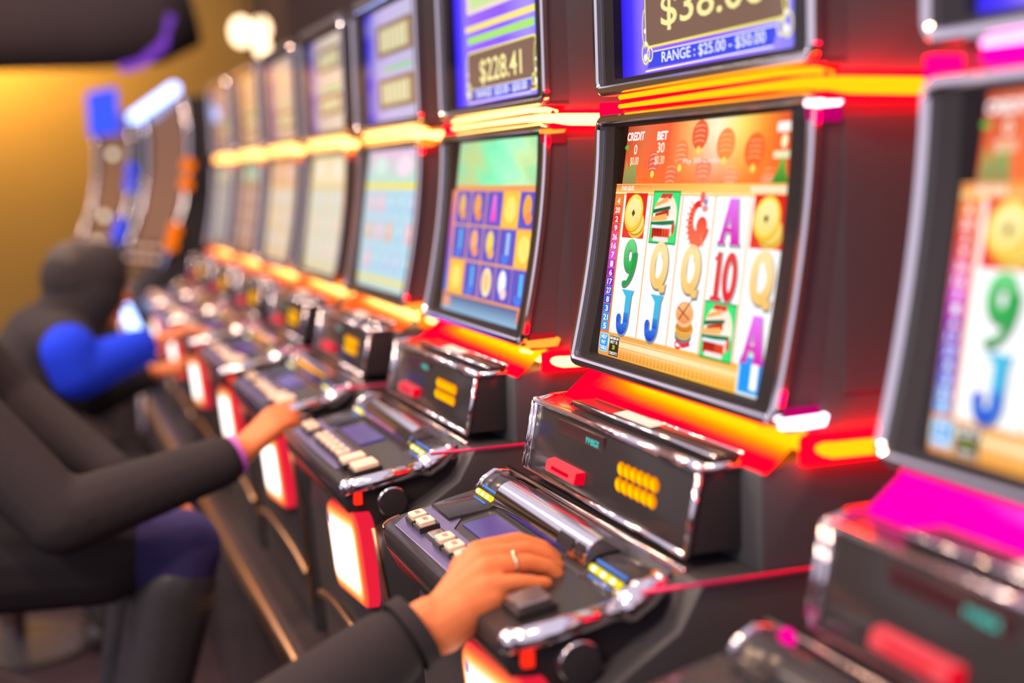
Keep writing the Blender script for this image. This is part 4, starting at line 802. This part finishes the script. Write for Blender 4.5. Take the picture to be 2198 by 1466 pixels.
# dark canopy above the far bank with a violet neon line
cp = empty('overhead_canopy', (-6.0, -0.9, 1.95)); tag(cp, 'dark overhead canopy hanging above the curved machines', 'canopy')
b = MB(); b.tube([(-6.35, -2.8, 2.13), (-6.2, -1.2, 2.11), (-6.15, -0.35, 2.11), (-6.15, -0.02, 2.13), (-6.15, 0.16, 2.18)], [0.25, 0.25, 0.24, 0.24, 0.20], 20); b.build('canopy_shell', M['wall'], cp, smooth=True, off=(-6.0, -0.9, 1.95))
b = MB(); b.tube([(-5.75, -0.22, 1.84), (-5.70, -0.13, 1.86), (-5.66, -0.02, 1.95), (-5.66, 0.02, 2.08)], 0.022, 10); b.build('violet_neon_tube', M['violetneon'], cp, smooth=True, off=(-6.0, -0.9, 1.95))
for k, (px, py, pz, r) in enumerate(((-4.93, 0.24, 1.93, 0.05), (-4.89, 0.32, 1.86, 0.035), (-5.0, 0.34, 1.95, 0.04))):
    ln = empty('pendant_lamp', (px, py, pz)); tag(ln, ['large glowing pendant lamp above the far end of the row', 'small low pendant lamp beside the larger far lamp', 'rear pendant lamp half behind the large far lamp'][k], 'lamp', 'pendant lamps')
    b = MB(); b.sphere((0, 0, 0), (r, r, r * 1.3)); b.build('lamp_globe', M['lampglow'] if 'lampglow' in M else M.setdefault('lampglow', glow('pendant_glow', (4.0, 2.7, 1.6), 1.0)), ln, smooth=True)
    b = MB(); b.tube([(0, 0, r), (0, 0, 1.2)], 0.006, 6); b.build('lamp_cord', M['wall'], ln)

# ------------------------------------------------------------------ people
def evaluated(mb, name, m, parent, vox, it, fac=0.5):
    me = bpy.data.meshes.new(name); me.from_pydata(mb.v, [], mb.f)
    o = bpy.data.objects.new(name, me); COL.objects.link(o)
    r = o.modifiers.new('r', 'REMESH'); r.mode = 'VOXEL'; r.voxel_size = vox
    s = o.modifiers.new('s', 'SMOOTH'); s.factor = fac; s.iterations = it
    dg = bpy.context.evaluated_depsgraph_get(); m2 = bpy.data.meshes.new_from_object(o.evaluated_get(dg))
    bpy.data.objects.remove(o); bpy.data.meshes.remove(me)
    m2.name = name; m2.materials.clear(); m2.materials.append(m)
    for p in m2.polygons: p.use_smooth = True
    o = bpy.data.objects.new(name, m2); COL.objects.link(o)
    if parent: o.parent = parent
    return o
def chain(mb, pts, rad):
    for (a, b_), (ra, rb) in zip(zip(pts, pts[1:]), zip(rad, rad[1:])): mb.capsule(a, b_, ra, rb)
def V(*a): return Vector(a)
def hand_default(wrist, d, up, side):
    """relaxed right or left hand: palm, four fingers, thumb; d = pointing direction, side = towards the thumb"""
    out = []; w_ = Vector(wrist); d = Vector(d).normalized(); up = Vector(up).normalized(); sd = Vector(side).normalized()
    for k, (o, ln) in enumerate(((0.028, 0.075), (0.010, 0.082), (-0.009, 0.076), (-0.027, 0.060))):
        m_ = w_ + d * 0.088 + sd * o; p1 = m_ + d * ln * 0.45 - up * 0.008; p2 = p1 + d * ln * 0.28 - up * 0.016; p3 = p2 + d * ln * 0.14 - up * 0.020
        out.append(([w_ + sd * o * 0.5, m_, p1, p2, p3], [0.016, 0.0135, 0.009, 0.0082, 0.0072]))
    out.append(([w_ + sd * 0.012, w_ + d * 0.035 + sd * 0.034 - up * 0.010, w_ + d * 0.068 + sd * 0.044 - up * 0.016, w_ + d * 0.090 + sd * 0.042 - up * 0.020], [0.018, 0.0150, 0.0100, 0.0085]))
    return out
def person(name, label, J, rhand, lhand, top, legs, vox, hair_len=0.5, sleeve_r=None, coat=0.0):
    rt = empty('person', J['pelvis'] - V(0, 0, 0.10)); tag(rt, label, 'person', 'players at the machines'); O = rt.location
    def T(m): m.v = [tuple(Vector(p) - O) for p in m.v]; return m
    b = MB()
    chain(b, [J['pelvis'], J['waist'], J['chest'], J['neck']], [0.125, 0.115, 0.125, 0.055])
    for s in ('L', 'R'):
        sh, el, wr = J['sh' + s], J['el' + s], J['wr' + s]
        chain(b, [J['chest'] + V(0, 0, 0.06), sh, el, el.lerp(wr, 0.5), wr], [0.09, 0.052, 0.040, 0.036, 0.027])
        hp, kn, an = J['hip' + s], J['kn' + s], J['an' + s]
        chain(b, [hp, kn, an], [0.082, 0.055, 0.038]); b.capsule(an - V(0, 0, 0.03), an + V(0, 0.14, -0.05), 0.035, 0.028)
        for pts, rad in (rhand if s == 'R' else lhand): chain(b, pts, rad)
    hd, fw = J['head'], J['face'].normalized(); up = V(0, 0, 1); sd = fw.cross(up).normalized()
    b.capsule(J['neck'], hd - up * 0.05, 0.052, 0.050)
    b.capsule(hd - fw * 0.015 + up * 0.02, hd + fw * 0.02 + up * 0.018, 0.078, 0.074); b.capsule(hd + fw * 0.035 - up * 0.02, hd + fw * 0.052 - up * 0.085, 0.058, 0.034)
    b.capsule(hd + fw * 0.085 + up * 0.008, hd + fw * 0.108 - up * 0.030, 0.009, 0.014)
    b.capsule(hd + fw * 0.082 - up * 0.058 - sd * 0.014, hd + fw * 0.082 - up * 0.058 + sd * 0.014, 0.009, 0.009)
    for s in (-1, 1): b.capsule(hd - fw * 0.012 + sd * s * 0.079 + up * 0.012, hd - fw * 0.006 + sd * s * 0.076 - up * 0.026, 0.012, 0.008); b.capsule(hd + fw * 0.080 + sd * s * 0.018 + up * 0.026, hd + fw * 0.074 + sd * s * 0.045 + up * 0.026, 0.009, 0.008)
    body = evaluated(T(b), 'body', M['skin'], rt, vox, 3 if vox < 0.004 else 5)
    for s in (-1, 1):
        b = MB(); b.sphere(hd + fw * 0.0775 + sd * s * 0.031 + up * 0.004, 0.0115); T(b); b.build('eye', M['eye'], rt, smooth=True)
    b = MB(); b.sphere(hd + fw * 0.091 - up * 0.058, (0.022, 0.012, 0.007)); T(b); b.build('lips', M['lip'], rt, smooth=True)
    b = MB(); b.capsule(hd - fw * 0.03 + up * 0.035, hd + fw * 0.018 + up * 0.050, 0.090, 0.078); b.capsule(hd - fw * 0.05 + up * 0.01, hd - fw * 0.05 - up * 0.10 * hair_len * 2, 0.075, 0.06)
    evaluated(T(b), 'hair', M['hair'], rt, 0.010, 4)
    b = MB(); chain(b, [J['pelvis'] + V(0, 0, 0.02), J['waist'], J['chest'], J['neck'] - V(0, 0, 0.03)], [0.145, 0.135, 0.150, 0.075])
    for s in ('L', 'R'):
        sh, el, wr = J['sh' + s], J['el' + s], J['cuff' + s]
        chain(b, [J['chest'] + V(0, 0, 0.06), sh, el, wr], [0.115, 0.075, 0.064, sleeve_r or 0.044])
        if coat: chain(b, [J['pelvis'], J['hip' + s].lerp(J['kn' + s], 0.2), J['hip' + s].lerp(J['kn' + s], coat)], [0.15, 0.125, 0.105])
    jk = evaluated(T(b), 'jacket', M[top], rt, max(vox, 0.008), 4)
    b = MB()
    for s in ('L', 'R'): chain(b, [J['pelvis'], J['hip' + s], J['kn' + s], J['an' + s]], [0.14, 0.098, 0.074, 0.058])
    evaluated(T(b), 'trousers', M[legs], rt, 0.010, 4)
    for s in ('L', 'R'):
        an = J['an' + s]; b = MB(); b.capsule(an + V(0, -0.03, -0.045), an + V(0, 0.16, -0.055), 0.044, 0.036); evaluated(T(b), 'shoe', M['shoe'], rt, 0.010, 3)
    return rt, O
def stool(x, y, h, label):
    rt = empty('bar_stool', (x, y, 0)); tag(rt, label, 'stool', 'stools at the machines')
    b = MB(); lp = [[(r * math.cos(a * math.pi / 12), r * math.sin(a * math.pi / 12), z) for a in range(24)] for r, z in ((0.17, h - 0.07), (0.20, h - 0.05), (0.205, h - 0.02), (0.18, h))]; b.loft(lp); b.build('seat', M['leather'], rt, smooth='auto')
    b = MB(); b.tube([(0, 0, 0.03), (0, 0, h - 0.07)], 0.035, 14); b.build('post', M['chrome2'], rt, smooth='auto')
    b = MB(); b.loft([[(r * math.cos(a * math.pi / 12), r * math.sin(a * math.pi / 12), z) for a in range(24)] for r, z in ((0.22, 0.0), (0.22, 0.015), (0.06, 0.04))]); b.build('base', M['shoe'], rt, smooth='auto')
    b = MB(); b.tube([(-0.18, -0.20, h + 0.18), (-0.10, -0.235, h + 0.20), (0.10, -0.235, h + 0.20), (0.18, -0.20, h + 0.18)], [0.05, 0.07, 0.07, 0.05], 12, sec=[(-0.3, -1), (-0.3, 1), (0.3, 1), (0.3, -1)]); b.build('backrest', M['leather'], rt, smooth='auto', bevel=0.01)
    for s in (-1, 1): b = MB(); b.tube([(s * 0.10, -0.15, h - 0.06), (s * 0.10, -0.235, h - 0.04), (s * 0.10, -0.245, h + 0.18)], 0.012, 8); b.build('backrest_bar', M['chrome2'], rt, smooth=True)

# player at the white-reel machine: right hand over the keys
def m1(x, y, z): return V(XC + x, y, z)
P1 = dict(pelvis=V(-0.14, -1.06, 0.52), waist=V(-0.14, -1.05, 0.68), chest=V(-0.13, -1.00, 0.86), neck=V(-0.13, -0.97, 1.04), head=V(-0.13, -0.95, 1.17), face=V(-0.1, 1, -0.2),
          shR=V(0.04, -0.94, 0.95), elR=m1(0.13, -0.63, 0.705), wrR=m1(0.088, -0.345, 0.846), cuffR=m1(0.094, -0.395, 0.824),
          shL=V(-0.31, -0.95, 0.95), elL=V(-0.40, -0.84, 0.74), wrL=V(-0.30, -0.72, 0.62), cuffL=V(-0.31, -0.74, 0.64),
          hipR=V(-0.05, -1.02, 0.48), knR=V(0.00, -0.60, 0.50), anR=V(0.0, -0.56, 0.10), hipL=V(-0.23, -1.02, 0.48), knL=V(-0.30, -0.60, 0.50), anL=V(-0.30, -0.56, 0.10))
wr = m1(0.088, -0.345, 0.846)
RH = []
for mc, p1, p2, tp, rs in (((0.028, -0.274, 0.8930), (0.020, -0.226, 0.8985), (0.028, -0.200, 0.8890), (0.034, -0.187, 0.8760), 1.0),
                       ((0.049, -0.276, 0.8915), (0.046, -0.226, 0.8950), (0.050, -0.203, 0.8860), (0.055, -0.193, 0.8750), 1.02),
                       ((0.072, -0.278, 0.8870), (0.073, -0.234, 0.8895), (0.075, -0.212, 0.8820), (0.078, -0.203, 0.8740), 1.0),
                       ((0.094, -0.286, 0.8760), (0.100, -0.254, 0.8785), (0.101, -0.235, 0.8750), (0.101, -0.224, 0.8735), 0.92)):
    RH.append(([wr + V(0, 0.015, 0.004), m1(*mc), m1(*p1), m1(*p2), m1(*tp)], [0.0250, 0.0138 * rs, 0.0100 * rs, 0.0092 * rs, 0.0080 * rs]))
RH.append(([wr + V(-0.012, 0.015, 0.000), m1(0.050, -0.305, 0.862), m1(0.020, -0.272, 0.872), m1(0.010, -0.240, 0.876)], [0.022, 0.018, 0.0125, 0.0090]))
RH.append(([wr + V(0.004, 0.01, -0.004), m1(0.096, -0.312, 0.854), m1(0.098, -0.282, 0.864)], [0.029, 0.024, 0.016]))
RH.append(([m1(0.040, -0.292, 0.880), m1(0.088, -0.296, 0.868)], [0.018, 0.018]))
LH = hand_default(P1['wrL'], (0.1, 1, -0.4), (0, 0.3, 1), (1, 0, 0))
pr1, O1 = person('person', 'person with a ring and black sleeve, hand over the white-reel machine keys', P1, RH, LH, 'cloth', 'jeans', 0.0032, 0.5, 0.042)
b = MB()
rc = m1(0.0725, -0.249, 0.8887); ax = (m1(0.073, -0.234, 0.8895) - m1(0.072, -0.278, 0.8870)).normalized(); u1 = ax.cross(V(0, 0, 1)).normalized(); u2 = u1.cross(ax)
b.tube([rc + (u1 * math.cos(k * math.pi / 10) + u2 * math.sin(k * math.pi / 10)) * 0.0118 for k in range(20)], 0.0018, 8, closed=True); b.sphere(rc + u2 * 0.013 + u1 * 0.003, 0.0034)
b.v = [tuple(Vector(p) - O1) for p in b.v]; b.build('finger_ring', M['gold'], pr1, smooth=True)
b = MB(); cf = P1['cuffR']; dirf = (P1['wrR'] - P1['elR']).normalized()
b.tube([cf + dirf * 0.026, cf + dirf * 0.042], [0.040, 0.039], 20); b.v = [tuple(Vector(p) - O1) for p in b.v]; b.build('cuff', M['cloth'], pr1, smooth='auto')

# player two machines further left
X3 = POS[3]
def m3(x, y, z): return V(X3 + x, y, z)
P2 = dict(pelvis=V(X3, -1.04, 0.70), waist=V(X3, -1.03, 0.86), chest=V(X3, -1.0, 1.04), neck=V(X3, -0.97, 1.22), head=V(X3, -0.95, 1.36), face=V(0.0, 1, -0.2),
          shR=V(X3 + 0.18, -0.96, 1.06), elR=m3(0.33, -0.68, 0.735), wrR=m3(0.275, -0.368, 0.806), cuffR=m3(0.285, -0.405, 0.795),
          shL=V(X3 - 0.18, -0.96, 1.12), elL=m3(-0.20, -0.75, 0.86), wrL=m3(0.05, -0.56, 0.72), cuffL=m3(0.02, -0.58, 0.735),
          hipR=V(X3 + 0.10, -1.0, 0.66), knR=m3(0.16, -0.47, 0.615), anR=m3(0.16, -0.58, 0.20), hipL=V(X3 - 0.10, -1.0, 0.66), knL=m3(-0.12, -0.48, 0.63), anL=m3(-0.12, -0.58, 0.20))
RH2 = hand_default(P2['wrR'], (-0.35, 0.78, 0.52), (0.45, -0.35, 1), (-1, -0.1, 0.45))
LH2 = hand_default(P2['wrL'], (0.3, 1, -0.35), (0, 0.3, 1), (1, 0, 0))
pr2, O2 = person('person', 'person in black with blue jeans reaching for the keys of the pale blue screen machine', P2, RH2, LH2, 'cloth', 'jeans', 0.006, 0.6, 0.047, 0.72)
for s_ in 'RL':
    b = MB(); k_, a_ = P2['kn' + s_], P2['an' + s_]; chain(b, [k_.lerp(a_, 0.16), a_], [0.080, 0.066]); b.v = [tuple(Vector(p) - O2) for p in b.v]; evaluated(b, 'shin_shade', M['shoe'], pr2, 0.010, 3)  # shade below the knee given as a dark tube
b = MB(); a0 = P2['cuffR'].lerp(P2['wrR'], 0.75); dv = (P2['wrR'] - P2['cuffR']).normalized()
b.tube([a0 - dv * 0.006, a0 + dv * 0.006], 0.037, 18); b.v = [tuple(Vector(p) - O2) for p in b.v]; b.build('bracelet', M['purple'], pr2, smooth='auto')
# player further down, dark head against the golden wall
X5 = POS[5]
P3 = dict(pelvis=V(X5 - 0.05, -0.80, 0.50), waist=V(X5 - 0.05, -0.76, 0.64), chest=V(X5 - 0.05, -0.68, 0.80), neck=V(X5 - 0.05, -0.60, 0.91), head=V(X5 - 0.05, -0.55, 1.015), face=V(0.0, 1, -0.15),
          shR=V(X5 + 0.12, -0.62, 0.88), elR=V(X5 + 0.20, -0.60, 0.80), wrR=V(X5 + 0.14, -0.40, 0.86), cuffR=V(X5 + 0.15, -0.44, 0.85),
          shL=V(X5 - 0.22, -0.62, 0.88), elL=V(X5 - 0.28, -0.55, 0.66), wrL=V(X5 - 0.16, -0.38, 0.74), cuffL=V(X5 - 0.17, -0.41, 0.725),
          hipR=V(X5 + 0.05, -0.78, 0.46), knR=V(X5 + 0.10, -0.46, 0.48), anR=V(X5 + 0.10, -0.56, 0.10), hipL=V(X5 - 0.15, -0.78, 0.46), knL=V(X5 - 0.18, -0.46, 0.48), anL=V(X5 - 0.18, -0.56, 0.10))
RH3 = hand_default(P3['wrR'], (-0.1, 1, 0.3), (0, -0.3, 1), (-1, 0, 0)); LH3 = hand_default(P3['wrL'], (0.1, 1, 0.3), (0, -0.3, 1), (1, 0, 0))
pr3, O3 = person('person', 'distant person with silhouetted head and blue-lit sleeves before the golden wall', P3, RH3, LH3, 'cloth', 'cloth', 0.010, 0.6)
b = MB(); fw = V(0, 1, -0.15)
b.capsule(P3['head'] + V(0, 0.02, 0.03), P3['head'] + V(0, -0.03, 0.02), 0.092, 0.100); b.capsule(P3['head'] + V(0, 0.0, -0.02), P3['neck'] + V(0, -0.02, 0), 0.098, 0.10)
b.v = [tuple(Vector(p) - O3) for p in b.v]; evaluated(b, 'silhouette_cover', M['cloth'], pr3, 0.010, 4)  # dark cover added to keep the head a silhouette
b = MB(); chain(b, [P3['elR'] + V(0, -0.02, 0.06), P3['elR'], P3['cuffR']], [0.074, 0.072, 0.054]); b.v = [tuple(Vector(p) - O3) for p in b.v]; evaluated(b, 'blue_lit_sleeve', M['bluelitcloth'], pr3, 0.010, 4)
stool(-0.14, -1.07, 0.375, 'dark stool under the player of the white-reel machine')
stool(X3, -1.05, 0.52, 'dark stool under the player in blue jeans')
stool(X5 - 0.05, -0.82, 0.36, 'low dark stool under the distant player with blue-lit sleeves')
